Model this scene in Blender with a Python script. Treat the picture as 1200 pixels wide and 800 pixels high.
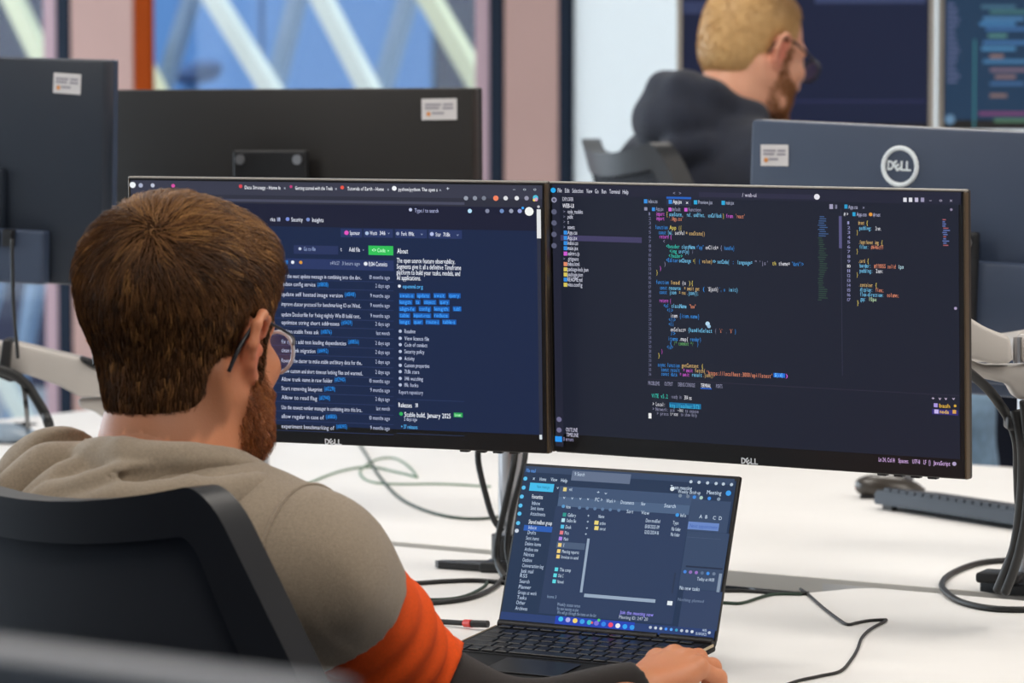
import bpy, bmesh, math, random
import numpy as np
from mathutils import Vector, Matrix

for o in list(bpy.data.objects):
    bpy.data.objects.remove(o)
sc = bpy.context.scene
C = sc.collection
random.seed(7)
rng = np.random.default_rng(11)

# ------------------------------------------------------------------ camera
# world: X runs along the desk row, Y away from the seated man, Z up, metres
FPX = 4600.0                                   # focal length in pixels of the 1200x800 frame
CAM = Vector((2.66, -3.2, 1.403))
YAW, PITCH = math.radians(35.0), math.radians(3.95)
cam_data = bpy.data.cameras.new('camera')
cam = bpy.data.objects.new('camera', cam_data)
C.objects.link(cam)
cam.location = CAM
cam.rotation_euler = (math.pi / 2 - PITCH, 0, YAW)
cam_data.sensor_width = 36.0
cam_data.lens = 36.0 * FPX / 1200.0
cam_data.clip_start, cam_data.clip_end = 0.1, 200
cam_data.dof.use_dof = True
cam_data.dof.focus_distance = 4.62
cam_data.dof.aperture_fstop = 8.0
sc.camera = cam

# ------------------------------------------------------------------ world, lights, exposure
world = bpy.data.worlds.new('sky')
sc.world = world
world.use_nodes = True
wn = world.node_tree.nodes
wbg = wn['Background']
wbg.inputs['Color'].default_value = (0.84, 0.92, 1.0, 1)
wbg.inputs['Strength'].default_value = 2.1
sc.view_settings.view_transform = 'Standard'
sc.view_settings.look = 'None'
sc.view_settings.exposure = 0.0
sc.view_settings.gamma = 1.0
sc.view_settings.use_curve_mapping = False

def area_lamp(name, loc, rot, sx, sy, power, col):
    d = bpy.data.lights.new(name, 'AREA')
    d.shape = 'RECTANGLE'
    d.size, d.size_y = sx, sy
    d.energy = power
    d.color = col
    o = bpy.data.objects.new(name, d)
    C.objects.link(o)
    o.location = loc
    o.rotation_euler = rot
    return o

# daylight through the glazed left side and the glazed end wall
area_lamp('daylight_left', (-9.0, 1.0, 1.7), (0, math.radians(-90), 0), 2.6, 9.0, 330, (0.80, 0.91, 1.0))
# the room's ceiling panels
CEILING_PANELS = [(-1.6, -1.4), (1.4, -1.4), (-1.6, 1.6), (1.6, 1.6), (4.4, 1.6), (1.8, 4.6), (-1.6, 4.6), (4.4, -1.4)]
for i, (lx, ly) in enumerate(CEILING_PANELS):
    area_lamp('ceiling_lamp', (lx, ly, 3.14), (0, 0, 0), 1.2, 1.2, 31, (1.0, 0.93, 0.85))

# ------------------------------------------------------------------ helpers
CY, SY, CP, SP = math.cos(YAW), math.sin(YAW), math.cos(PITCH), math.sin(PITCH)
_F = Vector((-SY * CP, CY * CP, -SP)); _R = Vector((CY, SY, 0)); _U = Vector((-SY * SP, CY * SP, CP))

def px_of(p):
    d = Vector(p) - CAM; k = d.dot(_F)
    return (round(600 + FPX * d.dot(_R) / k), round(400 - FPX * d.dot(_U) / k), round(k, 2))
def ray(px, py):
    return _F + (px - 600) / FPX * _R - (py - 400) / FPX * _U
def at_d(px, py, d):
    return CAM + ray(px, py) * d
def at_z(px, py, z):
    r = ray(px, py); return CAM + r * ((z - CAM.z) / r.z)
def at_y(px, py, y):
    r = ray(px, py); return CAM + r * ((y - CAM.y) / r.y)
def c2w(xc, dh, z):
    """camera-frame lateral offset and horizontal depth to world"""
    return Vector((CAM.x + xc * CY - dh * SY, CAM.y + xc * SY + dh * CY, z))

def lin(c):
    c = c / 255.0
    return c / 12.92 if c <= 0.04045 else ((c + 0.055) / 1.055) ** 2.4
def rgb(r, g, b):
    return (lin(r), lin(g), lin(b), 1)

def mat(name, col, rough=0.5, metal=0.0, spec=0.5, var=0.0, vscale=30.0, bump=0.0, bscale=200.0, sss=0.0, emit=0.0, coat=0.0, attr=None, sheen=0.0):
    m = bpy.data.materials.new(name)
    m.use_nodes = True
    nt = m.node_tree
    b = nt.nodes['Principled BSDF']
    c = rgb(*col)
    b.inputs['Base Color'].default_value = c
    b.inputs['Roughness'].default_value = rough
    b.inputs['Metallic'].default_value = metal
    b.inputs['Specular IOR Level'].default_value = spec
    if coat: b.inputs['Coat Weight'].default_value = coat
    if sheen:
        b.inputs['Sheen Weight'].default_value = sheen
        b.inputs['Sheen Roughness'].default_value = 0.6
    tc = nt.nodes.new('ShaderNodeTexCoord')
    if attr:
        a = nt.nodes.new('ShaderNodeAttribute'); a.attribute_name = attr
        nt.links.new(a.outputs['Color'], b.inputs['Base Color'])
    elif var:
        n = nt.nodes.new('ShaderNodeTexNoise'); n.inputs['Scale'].default_value = vscale; n.inputs['Detail'].default_value = 4
        nt.links.new(tc.outputs['Object'], n.inputs['Vector'])
        r = nt.nodes.new('ShaderNodeValToRGB')
        r.color_ramp.elements[0].position, r.color_ramp.elements[1].position = 0.3, 0.7
        r.color_ramp.elements[0].color = tuple(x * (1 - var) for x in c[:3]) + (1,)
        r.color_ramp.elements[1].color = tuple(min(1, x * (1 + var)) for x in c[:3]) + (1,)
        nt.links.new(n.outputs['Fac'], r.inputs['Fac'])
        nt.links.new(r.outputs['Color'], b.inputs['Base Color'])
    if bump:
        n = nt.nodes.new('ShaderNodeTexNoise'); n.inputs['Scale'].default_value = bscale; n.inputs['Detail'].default_value = 3
        nt.links.new(tc.outputs['Object'], n.inputs['Vector'])
        bp = nt.nodes.new('ShaderNodeBump'); bp.inputs['Strength'].default_value = bump; bp.inputs['Distance'].default_value = 0.002
        nt.links.new(n.outputs['Fac'], bp.inputs['Height']); nt.links.new(bp.outputs['Normal'], b.inputs['Normal'])
    if sss:
        b.inputs['Subsurface Weight'].default_value = sss
        b.inputs['Subsurface Radius'].default_value = (0.012, 0.005, 0.003)
        b.inputs['Subsurface Scale'].default_value = 1.0
    if emit:
        b.inputs['Emission Color'].default_value = c
        b.inputs['Emission Strength'].default_value = emit
    return m

def screen_mat(name, col, emit=1.0, rough=0.34):
    m = mat(name, (6, 6, 8), rough=rough, spec=0.22)
    b = m.node_tree.nodes['Principled BSDF']
    b.inputs['Emission Color'].default_value = rgb(*col)
    b.inputs['Emission Strength'].default_value = emit
    return m

M = {}
def lit(col, emit=1.0):
    """cached lit-pixel material for screen content"""
    k = ('lit', col, emit)
    if k not in M:
        M[k] = screen_mat('lit_pixels', col, emit, 0.6)
    return M[k]

class MB:
    """collects simple shapes into one mesh"""
    def __init__(s): s.v = []; s.f = []
    def add(s, vs, fs, T=None):
        o = len(s.v)
        for p in vs:
            p = Vector(p)
            s.v.append(tuple(T @ p) if T is not None else tuple(p))
        s.f += [tuple(i + o for i in q) for q in fs]
        return s
    def box(s, c, d, T=None, bevel=0.0, seg=2):
        bm = bmesh.new(); bmesh.ops.create_cube(bm, size=1.0)
        for v in bm.verts: v.co = Vector((v.co.x * d[0] + c[0], v.co.y * d[1] + c[1], v.co.z * d[2] + c[2]))
        if bevel: bmesh.ops.bevel(bm, geom=list(bm.edges), offset=bevel, segments=seg, affect='EDGES', profile=0.5)
        return s.bm(bm, T)
    def bm(s, bm, T=None):
        bm.verts.index_update()
        s.add([v.co.copy() for v in bm.verts], [[v.index for v in f.verts] for f in bm.faces], T); bm.free(); return s
    def cyl(s, a, b, r, r2=None, n=16, T=None, caps=True):
        a, b = Vector(a), Vector(b); r2 = r if r2 is None else r2
        q = (b - a).to_track_quat('Z', 'Y').to_matrix()
        vs = []
        for p, rr in ((a, r), (b, r2)):
            for i in range(n):
                t = 2 * math.pi * i / n
                vs.append(p + q @ Vector((rr * math.cos(t), rr * math.sin(t), 0)))
        fs = [(i, (i + 1) % n, n + (i + 1) % n, n + i) for i in range(n)]
        if caps: fs += [tuple(range(n - 1, -1, -1)), tuple(range(n, 2 * n))]
        return s.add(vs, fs, T)
    def tube(s, pts, r, n=8, T=None, closed=False, smooth=6, flat=None):
        pts = [Vector(p) for p in pts]
        if smooth: pts = catmull(pts, smooth, closed)
        m = len(pts); rs = r if isinstance(r, (list, tuple)) else [r] * m
        if len(rs) != m:
            rs = [float(x) for x in np.interp(np.linspace(0, 1, m), np.linspace(0, 1, len(rs)), rs)]
        vs, fs = [], []
        up = Vector((0, 0, 1))
        for i, p in enumerate(pts):
            d = (pts[(i + 1) % m] - pts[i - 1]) if (closed or 0 < i < m - 1) else (pts[1] - pts[0] if i == 0 else pts[-1] - pts[-2])
            d.normalize()
            x = d.cross(up)
            if x.length < 1e-3: x = d.cross(Vector((0, 1, 0)))
            x.normalize(); y = x.cross(d).normalized(); up = y
            for k in range(n):
                t = 2 * math.pi * k / n
                vs.append(p + x * (rs[i] * math.cos(t)) + y * (rs[i] * math.sin(t) * (flat or 1)))
        for i in range(m if closed else m - 1):
            j = (i + 1) % m
            for k in range(n):
                l = (k + 1) % n
                fs.append((i * n + k, i * n + l, j * n + l, j * n + k))
        if not closed: fs += [tuple(range(n - 1, -1, -1)), tuple(range((m - 1) * n, m * n))]
        return s.add(vs, fs, T)
    def prism(s, poly, z0, z1, T=None):
        n = len(poly)
        vs = [(p[0], p[1], z0) for p in poly] + [(p[0], p[1], z1) for p in poly]
        fs = [tuple(range(n - 1, -1, -1)), tuple(range(n, 2 * n))] + [(i, (i + 1) % n, n + (i + 1) % n, n + i) for i in range(n)]
        return s.add(vs, fs, T)
    def ball(s, c, r, T=None, u=16, v=10):
        bm = bmesh.new(); bmesh.ops.create_uvsphere(bm, u_segments=u, v_segments=v, radius=1.0)
        rr = r if isinstance(r, (tuple, list)) else (r, r, r)
        for q in bm.verts: q.co = Vector((q.co.x * rr[0] + c[0], q.co.y * rr[1] + c[1], q.co.z * rr[2] + c[2]))
        return s.bm(bm, T)
    def build(s, name, m, parent=None, smooth=None, T=None, kind=None, label=None):
        me = bpy.data.meshes.new(name)
        me.from_pydata(s.v, [], s.f)
        bm = bmesh.new(); bm.from_mesh(me); bmesh.ops.recalc_face_normals(bm, faces=bm.faces); bm.to_mesh(me); bm.free()
        if smooth is not None:
            me.shade_smooth() if smooth >= 180 else me.shade_smooth()
            if smooth < 180: me.set_sharp_from_angle(angle=math.radians(smooth))
        return link(name, me, m, parent, T, kind, label)

def catmull(pts, k, closed=False):
    out = []; n = len(pts)
    if n < 3: return pts
    for i in range(n if closed else n - 1):
        p1, p2 = pts[i], pts[(i + 1) % n]
        p0 = pts[i - 1] if (closed or i > 0) else p1
        p3 = pts[(i + 2) % n] if (closed or i + 2 < n) else p2
        for j in range(k):
            t = j / k
            out.append(0.5 * ((2 * p1) + (p2 - p0) * t + (2 * p0 - 5 * p1 + 4 * p2 - p3) * t * t + (3 * p1 - p0 - 3 * p2 + p3) * t ** 3))
    if not closed: out.append(pts[-1])
    return out

def link(name, me, m, parent=None, T=None, kind=None, label=None):
    o = bpy.data.objects.new(name, me)
    if m is not None: me.materials.append(m)
    C.objects.link(o)
    if parent is not None: o.parent = parent
    if T is not None: o.matrix_local = T
    if kind: o['kind'] = kind
    if label: o['label'] = label
    return o

def thing(name, label, cat, T=None, group=None):
    o = bpy.data.objects.new(name, None); C.objects.link(o)
    o.empty_display_size = 0.05
    if T is not None: o.matrix_world = T
    o['label'] = label; o['category'] = cat
    if group: o['group'] = group
    return o
def tag(o, label, cat, group=None):
    o['label'] = label; o['category'] = cat
    if group: o['group'] = group
    return o
def copy_tree(o, parent=None):
    c = o.copy(); C.objects.link(c)
    if parent is not None: c.parent = parent
    for ch in o.children: copy_tree(ch, c)
    return c
def frame_at(loc, yaw=0.0, tilt=0.0, roll=0.0):
    """local x = width, local y = away from the viewer side, z up; tilt leans the top back"""
    return Matrix.Translation(loc) @ Matrix.Rotation(yaw, 4, 'Z') @ Matrix.Rotation(-tilt, 4, 'X') @ Matrix.Rotation(roll, 4, 'Y')

# flat lettering: cached glyph meshes of Blender's own font
_gl = {}
def glyph(ch):
    if ch not in _gl:
        cu = bpy.data.curves.new('g', 'FONT'); cu.body = ch; cu.size = 1.0; cu.resolution_u = 2
        ob = bpy.data.objects.new('g', cu); C.objects.link(ob)
        dg = bpy.context.evaluated_depsgraph_get()
        me = bpy.data.meshes.new_from_object(ob.evaluated_get(dg))
        vs = [v.co.copy() for v in me.vertices]; fs = [tuple(p.vertices) for p in me.polygons]
        w = max([v.x for v in vs], default=0.25); x0 = min([v.x for v in vs], default=0)
        _gl[ch] = ([(v.x - x0, v.y) for v in vs], fs, w - x0)
        bpy.data.objects.remove(ob); bpy.data.curves.remove(cu); bpy.data.meshes.remove(me)
    return _gl[ch]
def letters(mb, text, u, v, size, width=None, y=0.0, mono=False, shear=0.0, bold=0.0):
    """write text into mb in the local xz plane at (u, v); width squeezes or stretches it to fit"""
    adv = []; x = 0
    for ch in text:
        if ch == ' ': adv.append(x); x += 0.30 if not mono else 0.6; continue
        g = glyph(ch)
        adv.append(x); x += (0.6 if mono else g[2] + 0.09)
    k = size if width is None else width / max(x, 1e-6)
    for ch, a in zip(text, adv):
        if ch == ' ': continue
        vs, fs, w = glyph(ch)
        off = (0.6 - w) / 2 if mono else 0
        mb.add([(u + (a + off + p[0]) * k, y, v + p[1] * size) for p in vs], fs)
    return x * k
# ------------------------------------------------------------------ materials
M['black'] = mat('black_plastic', (22, 23, 26), 0.45)
M['blackmat'] = mat('matte_black_plastic', (18, 19, 21), 0.6, spec=0.35)
M['bezel'] = mat('bezel_black', (17, 17, 20), 0.4)
M['rim'] = mat('monitor_rim_silver', (172, 166, 158), 0.35, metal=0.3)
M['rimdark'] = mat('monitor_rim_bronze', (92, 78, 60), 0.4, metal=0.3)
M['back_dark'] = mat('monitor_back_black', (27, 24, 22), 0.5, bump=0.05, bscale=900)
M['back_slate'] = mat('monitor_back_slate', (60, 72, 94), 0.42, bump=0.05, bscale=900)
M['back_navy'] = mat('monitor_back_navy', (38, 46, 58), 0.42, bump=0.05, bscale=900)
M['white'] = mat('white_laminate', (243, 241, 238), 0.45, var=0.015, vscale=6)
M['edge'] = mat('grey_edge_band', (244, 240, 232), 0.6)
M['arm'] = mat('light_grey_arm_plastic', (190, 184, 178), 0.45)
M['steel'] = mat('brushed_steel', (175, 176, 180), 0.35, metal=0.9)
M['sticker'] = mat('white_sticker', (226, 222, 222), 0.55)
M['print'] = mat('grey_print', (160, 155, 165), 0.6)
M['printo'] = mat('orange_print', (225, 150, 80), 0.6)
M['pier'] = mat('pink_brown_paint', (200, 158, 146), 0.7, var=0.03, vscale=3)
M['pinkstrip'] = mat('dusty_pink_paint', (196, 160, 166), 0.7, var=0.03, vscale=3)
M['navy'] = mat('navy_window_frame', (16, 30, 48), 0.7, spec=0.2)
M['orange_trim'] = mat('orange_brown_trim', (164, 66, 12), 0.85, spec=0.1, var=0.05, vscale=5)
M['wallwhite'] = mat('white_wall_paint', (240, 241, 242), 0.7)
M['ceil'] = mat('ceiling_white', (236, 236, 234), 0.8)
M['carpet'] = mat('dark_navy_carpet', (38, 44, 60), 0.95, var=0.2, vscale=80, bump=0.4, bscale=400)
M['facade_blue'] = mat('blue_facade_panel', (78, 124, 178), 0.8, var=0.06, vscale=0.7)
M['facade_slate'] = mat('slate_facade_panel', (40, 42, 66), 0.8, var=0.06, vscale=0.7)
M['lattice'] = mat('pale_lattice_steel', (226, 233, 222), 0.5)
M['lattice_y'] = mat('cream_lattice_steel', (222, 224, 186), 0.5)
M['lattice_b'] = mat('blue_grey_lattice_steel', (132, 158, 188), 0.5)

def glass_mat(name, tint=(1, 1, 1), gloss=0.06, rough=0.02):
    m = bpy.data.materials.new(name); m.use_nodes = True
    nt = m.node_tree; nt.nodes.clear()
    out = nt.nodes.new('ShaderNodeOutputMaterial'); mx = nt.nodes.new('ShaderNodeMixShader')
    t = nt.nodes.new('ShaderNodeBsdfTransparent'); g = nt.nodes.new('ShaderNodeBsdfGlossy')
    t.inputs['Color'].default_value = (*tint, 1); g.inputs['Roughness'].default_value = rough
    mx.inputs['Fac'].default_value = gloss
    nt.links.new(t.outputs[0], mx.inputs[1]); nt.links.new(g.outputs[0], mx.inputs[2]); nt.links.new(mx.outputs[0], out.inputs['Surface'])
    return m
M['glass'] = glass_mat('window_glass', (0.95, 0.98, 1.0), 0.012)

# ------------------------------------------------------------------ room shell
WY = 6.8                                         # inner face of the glazed end wall
def struct(name, mb, m, parent=None):
    return mb.build(name, m, parent, kind='structure')
struct('floor', MB().box((-0.4, 0.2, -0.05), (17.8, 13.4, 0.1)), M['carpet'])
struct('ceiling', MB().box((-0.4, 0.2, 3.25), (17.8, 13.4, 0.1)), M['ceil'])
struct('wall_front', MB().box((-0.4, -6.45, 1.6), (17.8, 0.1, 3.2)), M['wallwhite'])
struct('wall_right', MB().box((8.45, 0.2, 1.6), (0.1, 13.4, 3.2)), M['wallwhite'])
# glazed left side: sill wall, head wall, panes and mullions
wl = struct('wall_left', MB().box((-9.25, 0.2, 0.15), (0.1, 13.4, 0.3)).box((-9.25, 0.2, 3.1), (0.1, 13.4, 0.2)), M['wallwhite'])
for i in range(7):
    struct('mullion', MB().box((-9.25, -6.2 + i * 2.13, 1.65), (0.08, 0.08, 2.7)), M['navy'], wl)
for i in range(6):
    struct('pane', MB().box((-9.25, -6.2 + (i + .5) * 2.13, 1.65), (0.008, 2.05, 2.7)), M['glass'], wl)

def X(px, y=WY, py=50):
    return at_y(px, py, y).x
def vbar(name, p0, p1, m, parent=None, y=WY, t=0.12, z0=0.0, z1=3.2, kind=True):
    a, b = X(p0, y), X(p1, y)
    mb = MB().box(((a + b) / 2, y + t / 2, (z0 + z1) / 2), (b - a, t, z1 - z0), bevel=0.004, seg=1)
    return mb.build(name, m, parent, kind='structure' if kind else None)
wb = vbar('wall_back', 82, 156, M['pier'], t=0.02)                     # wide pier left of the orange trim
vbar('trim_1', 156, 177, M['orange_trim'], t=0.02)
vbar('pier', 590, 655, M['pier'], wb, t=0.02)
vbar('pier', -160, -110, M['pier'], wb, t=0.26)
vbar('slim_post', 50, 66, M['pinkstrip'], wb, t=0.03, y=WY + 0.02)
vbar('slim_post', 556, 574, M['pinkstrip'], wb, t=0.03, y=WY + 0.02)
MB().box((-8.2, WY + 0.1, 1.6), (2.0, 0.2, 3.2)).build('wall_panel', M['pier'], wb, kind='structure')
MB().box((3.6, WY + 0.1, 1.6), (9.6, 0.2, 3.2)).build('wall_panel', M['pier'], wb, kind='structure')
# windows between the piers, each with frame members and a pane
def window(n, p0, p1, posts):
    a, b = X(p0), X(p1)
    mb = MB()
    for q0, q1 in posts:
        c, d = X(q0), X(q1)
        mb.box(((c + d) / 2, WY + 0.02, 1.6), (d - c, 0.05, 3.2), bevel=0.004, seg=1)
    mb.box(((a + b) / 2, WY + 0.1, 0.03), (b - a, 0.08, 0.06)).box(((a + b) / 2, WY + 0.1, 3.15), (b - a, 0.08, 0.1))
    f = mb.build('window_%d' % n, M['navy'], kind='structure')
    MB().box(((a + b) / 2, WY + 0.12, 1.6), (b - a, 0.008, 3.1)).build('pane', M['glass'], f, kind='structure')
window(1, -110, 82, [(66, 82), (-110, -96)])
window(2, 177, 590, [(574, 590)])
window(3, 655, 1500, [(655, 668)])
# ceiling light panels (their light comes from the lamps above)
CEILING_WORDS = ['above and left of the seated man, behind his back', 'above the right end of the near desk', 'left of the two above the far white desk', 'right of the two above the far white desk', 'furthest right above the far white desk', 'beside the glazed end wall, right one', 'beside the glazed end wall, left one', 'furthest right, behind the man in the grey hoodie']
M['diffuser'] = mat('lamp_diffuser', (250, 246, 238), 0.6, emit=1.2)
for i, (lx, ly) in enumerate(CEILING_PANELS):
    t = thing('ceiling_light', 'square white ceiling light panel, %s' % CEILING_WORDS[i], 'ceiling light', Matrix.Translation((lx, ly, 3.2)), 'ceiling light panels')
    MB().box((0, 0, -0.02), (1.26, 1.26, 0.03), bevel=0.004).build('frame', M['arm'], t)
    MB().box((0, 0, -0.036), (1.2, 1.2, 0.006)).build('diffuser', M['diffuser'], t)

# a roller blind pulled down over the third window, lit by the day behind it
bl = bpy.data.materials.new('blind_cloth'); bl.use_nodes = True
nt = bl.node_tree; nt.nodes.clear()
o_ = nt.nodes.new('ShaderNodeOutputMaterial'); mx = nt.nodes.new('ShaderNodeMixShader'); df = nt.nodes.new('ShaderNodeBsdfDiffuse'); tr = nt.nodes.new('ShaderNodeBsdfTranslucent')
df.inputs['Color'].default_value = (0.93, 0.95, 0.96, 1); tr.inputs['Color'].default_value = (1, 0.985, 0.95, 1); mx.inputs['Fac'].default_value = 0.75
nt.links.new(df.outputs[0], mx.inputs[1]); nt.links.new(tr.outputs[0], mx.inputs[2]); nt.links.new(mx.outputs[0], o_.inputs['Surface'])
a, b = X(669), X(1480)
blind = thing('roller_blind', 'white roller blind pulled down over the bright window behind the man in the navy hoodie', 'blind', Matrix.Translation(((a + b) / 2, WY + 0.02, 0.12)))
MB().box((0, 0, 1.48), (b - a, 0.004, 2.96)).build('cloth', bl, blind)
MB().cyl((-(b - a) / 2, 0, 2.98), ((b - a) / 2, 0, 2.98), 0.03).build('roller', M['arm'], blind, smooth=40)
MB().box((0, 0, 0.0), (b - a, 0.014, 0.03), bevel=0.004).build('hem_bar', M['arm'], blind)

# ------------------------------------------------------------------ the building across the way
FY, LY = 12.0, 9.3
ground = MB().box((-4, 19, -0.3), (60, 24, 0.1)).build('trim_2', mat('pavement_grey', (150, 152, 156), 0.9, var=0.1, vscale=2), kind='structure')
fb = thing('office_facade', 'blue and slate panelled facade of the building seen through the windows', 'building', Matrix.Translation((-6, FY + 0.3, 0)))
edges = [(-420, 'slate'), (-260, 'blue'), (-60, 'slate'), (92, 'blue'), (284, 'blue'), (486, 'slate'), (600, 'blue'), (800, 'blue'), (1000, 'slate'), (1300, 'slate')]
for (p0, k), (p1, _) in zip(edges[:-1], edges[1:]):
    a, b = X(p0, FY), X(p1, FY)
    MB().box(((a + b) / 2 + 6, 0, 2.0), (b - a - 0.02, 0.3, 9.0), bevel=0.01, seg=1).build('facade_panel', M['facade_' + k], fb)
lt = thing('steel_lattice', 'pale diagonal steel lattice screen outside the windows', 'lattice', Matrix.Translation((X(300, LY), LY, 0)))
lx0 = X(300, LY)
def bar(p, q, w, m, y=LY, ext=3.2):
    """a straight diagonal bar whose centre line passes two seen points, run on past both"""
    A, B = at_y(*p, y), at_y(*q, y)
    d = (B - A).normalized()
    A2, B2 = A - d * ((A.z - 4.6) / d.z), B - d * ((B.z + 0.2) / d.z)
    if A2.z < B2.z: A2, B2 = B2, A2
    ang = math.atan2((A2 - B2).x, (A2 - B2).z)
    T = Matrix.Translation((A2 + B2) / 2 - Vector((lx0, LY, 0))) @ Matrix.Rotation(ang, 4, 'Y')
    MB().box((0, 0, 0), (w, 0.06, (A2 - B2).length), bevel=0.006, seg=1).build('lattice_bar', m, lt, T=T)
bar((252, 0), (312, 96), 0.080, M['lattice'])
bar((378, 0), (428, 96), 0.080, M['lattice'])
bar((504, 0), (553, 84), 0.080, M['lattice_y'])
bar((16, 0), (48, 66), 0.085, M['lattice_y'])
bar((128, 0), (184, 108), 0.080, M['lattice_y'])
bar((-112, 0), (-60, 96), 0.080, M['lattice'])
bar((-236, 0), (-184, 96), 0.080, M['lattice'])
bar((348, 0), (325, 90), 0.072, M['lattice_b'], LY + 0.12)
bar((478, 0), (452, 90), 0.072, M['lattice_b'], LY + 0.12)
bar((224, 0), (204, 64), 0.066, M['lattice_b'], LY + 0.12)
bar((92, 0), (66, 90), 0.066, M['lattice_b'], LY + 0.12)
bar((42, 330), (25, 430), 0.07, M['lattice_b'], LY + 0.12)
for k in range(5):
    bar((610 + k * 128, 0), (660 + k * 128, 96), 0.080, M['lattice'])
# a dark blue cowl of unclear kind, set outside
vc = thing('blue_blob', 'blurred dark blue blob outside behind the lattice, right of the orange trim', 'vent', Matrix.Translation(at_y(222, 92, FY - 1.0)))
MB().ball((0, 0, 0.02), (0.16, 0.12, 0.045)).ball((0.10, 0, 0.05), (0.07, 0.09, 0.04)).build('blob', mat('deep_blue_blob', (52, 84, 130), 0.4), vc, smooth=180)
MB().cyl((0, 0, -1.6), (0, 0, 0.0), 0.04).build('stem', M['facade_blue'], vc, smooth=40)
# ------------------------------------------------------------------ desks
DZ = 0.715                                     # desk height
SEAM = 1.385                                   # front edge of the far desk
T_DESK = 0.022
def desk(name, label, poly, edge_y=None):
    cx = sum(p[0] for p in poly) / len(poly); cy = sum(p[1] for p in poly) / len(poly)
    t = thing(name, label, 'desk', Matrix.Translation((cx, cy, 0)))
    top = MB().prism([(p[0] - cx, p[1] - cy) for p in poly], DZ - T_DESK, DZ)
    o = top.build('desk_top', M['white'], t)
    x0, x1 = min(p[0] for p in poly) - cx, max(p[0] for p in poly) - cx
    y0, y1 = min(p[1] for p in poly) - cy, max(p[1] for p in poly) - cy
    for sx in (x0 + 0.25, x1 - 0.25):
        for sy in (y0 + 0.15, y1 - 0.3):
            MB().box((sx, sy, (DZ - T_DESK) / 2), (0.06, 0.06, DZ - T_DESK), bevel=0.004, seg=1).build('leg', M['arm'], t)
    MB().box(((x0 + x1) / 2, (y0 + y1) / 2, DZ - T_DESK - 0.03), (x1 - x0 - 0.5, 0.05, 0.05)).build('cross_beam', M['arm'], t)
    return t, cx, cy
def zx(px, py):
    p = at_z(px, py, DZ); return p.x
# near desk: its rear edge is scalloped for cables
gap = 0.05
def edge_x(px, g):
    t = (px - 600) / FPX; dy = SEAM - g - CAM.y
    return CAM.x + dy * (t * CY - SY) / (CY + t * SY)
xs = [(-2.6, gap), (edge_x(600, gap), gap), (edge_x(640, .09), 0.09), (edge_x(690, .15), 0.15), (edge_x(780, .17), 0.17), (edge_x(880, .17), 0.17),
      (edge_x(940, .15), 0.15), (edge_x(975, .11), 0.11), (edge_x(1005, .07), 0.07), (edge_x(1040, gap), gap), (edge_x(1100, gap), gap), (2.2, gap)]
rear = catmull([Vector((x, SEAM - g, 0)) for x, g in xs], 5)
NEAR_Y = 0.365
poly = [(-2.6, NEAR_Y), (2.2, NEAR_Y)] + [(p.x, p.y) for p in reversed(rear)]
near_desk, _, _ = desk('desk', 'white desk with a scalloped cable cut-out carrying the open laptop', poly)
poly = [(-2.6, SEAM), (2.2, SEAM), (2.2, 2.86), (-2.6, 2.86)]
far_desk, fcx, fcy = desk('desk', 'white desk across the gap with black keyboard and mouse near its right end', poly)
MB().box((0, SEAM - fcy - 0.0012, DZ - T_DESK / 2), (4.8, 0.0024, T_DESK - 0.001)).build('edge_band', M['edge'], far_desk)
tray = thing('cable_tray', 'dark cable tray slung below the gap between the two white desks', 'cable tray', Matrix.Translation((0, SEAM - 0.10, 0.575)))
MB().box((0, 0, 0), (4.0, 0.24, 0.01)).box((0, -0.12, 0.04), (4.0, 0.006, 0.09)).box((0, 0.12, 0.04), (4.0, 0.006, 0.09)).build('trough', M['black'], tray)
for sx in (-1.8, 1.8):
    MB().box((sx, 0.0, 0.048), (0.03, 0.24, 0.004)).box((sx, 0.10, 0.08), (0.03, 0.03, 0.066)).build('bracket', M['steel'], tray)

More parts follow.
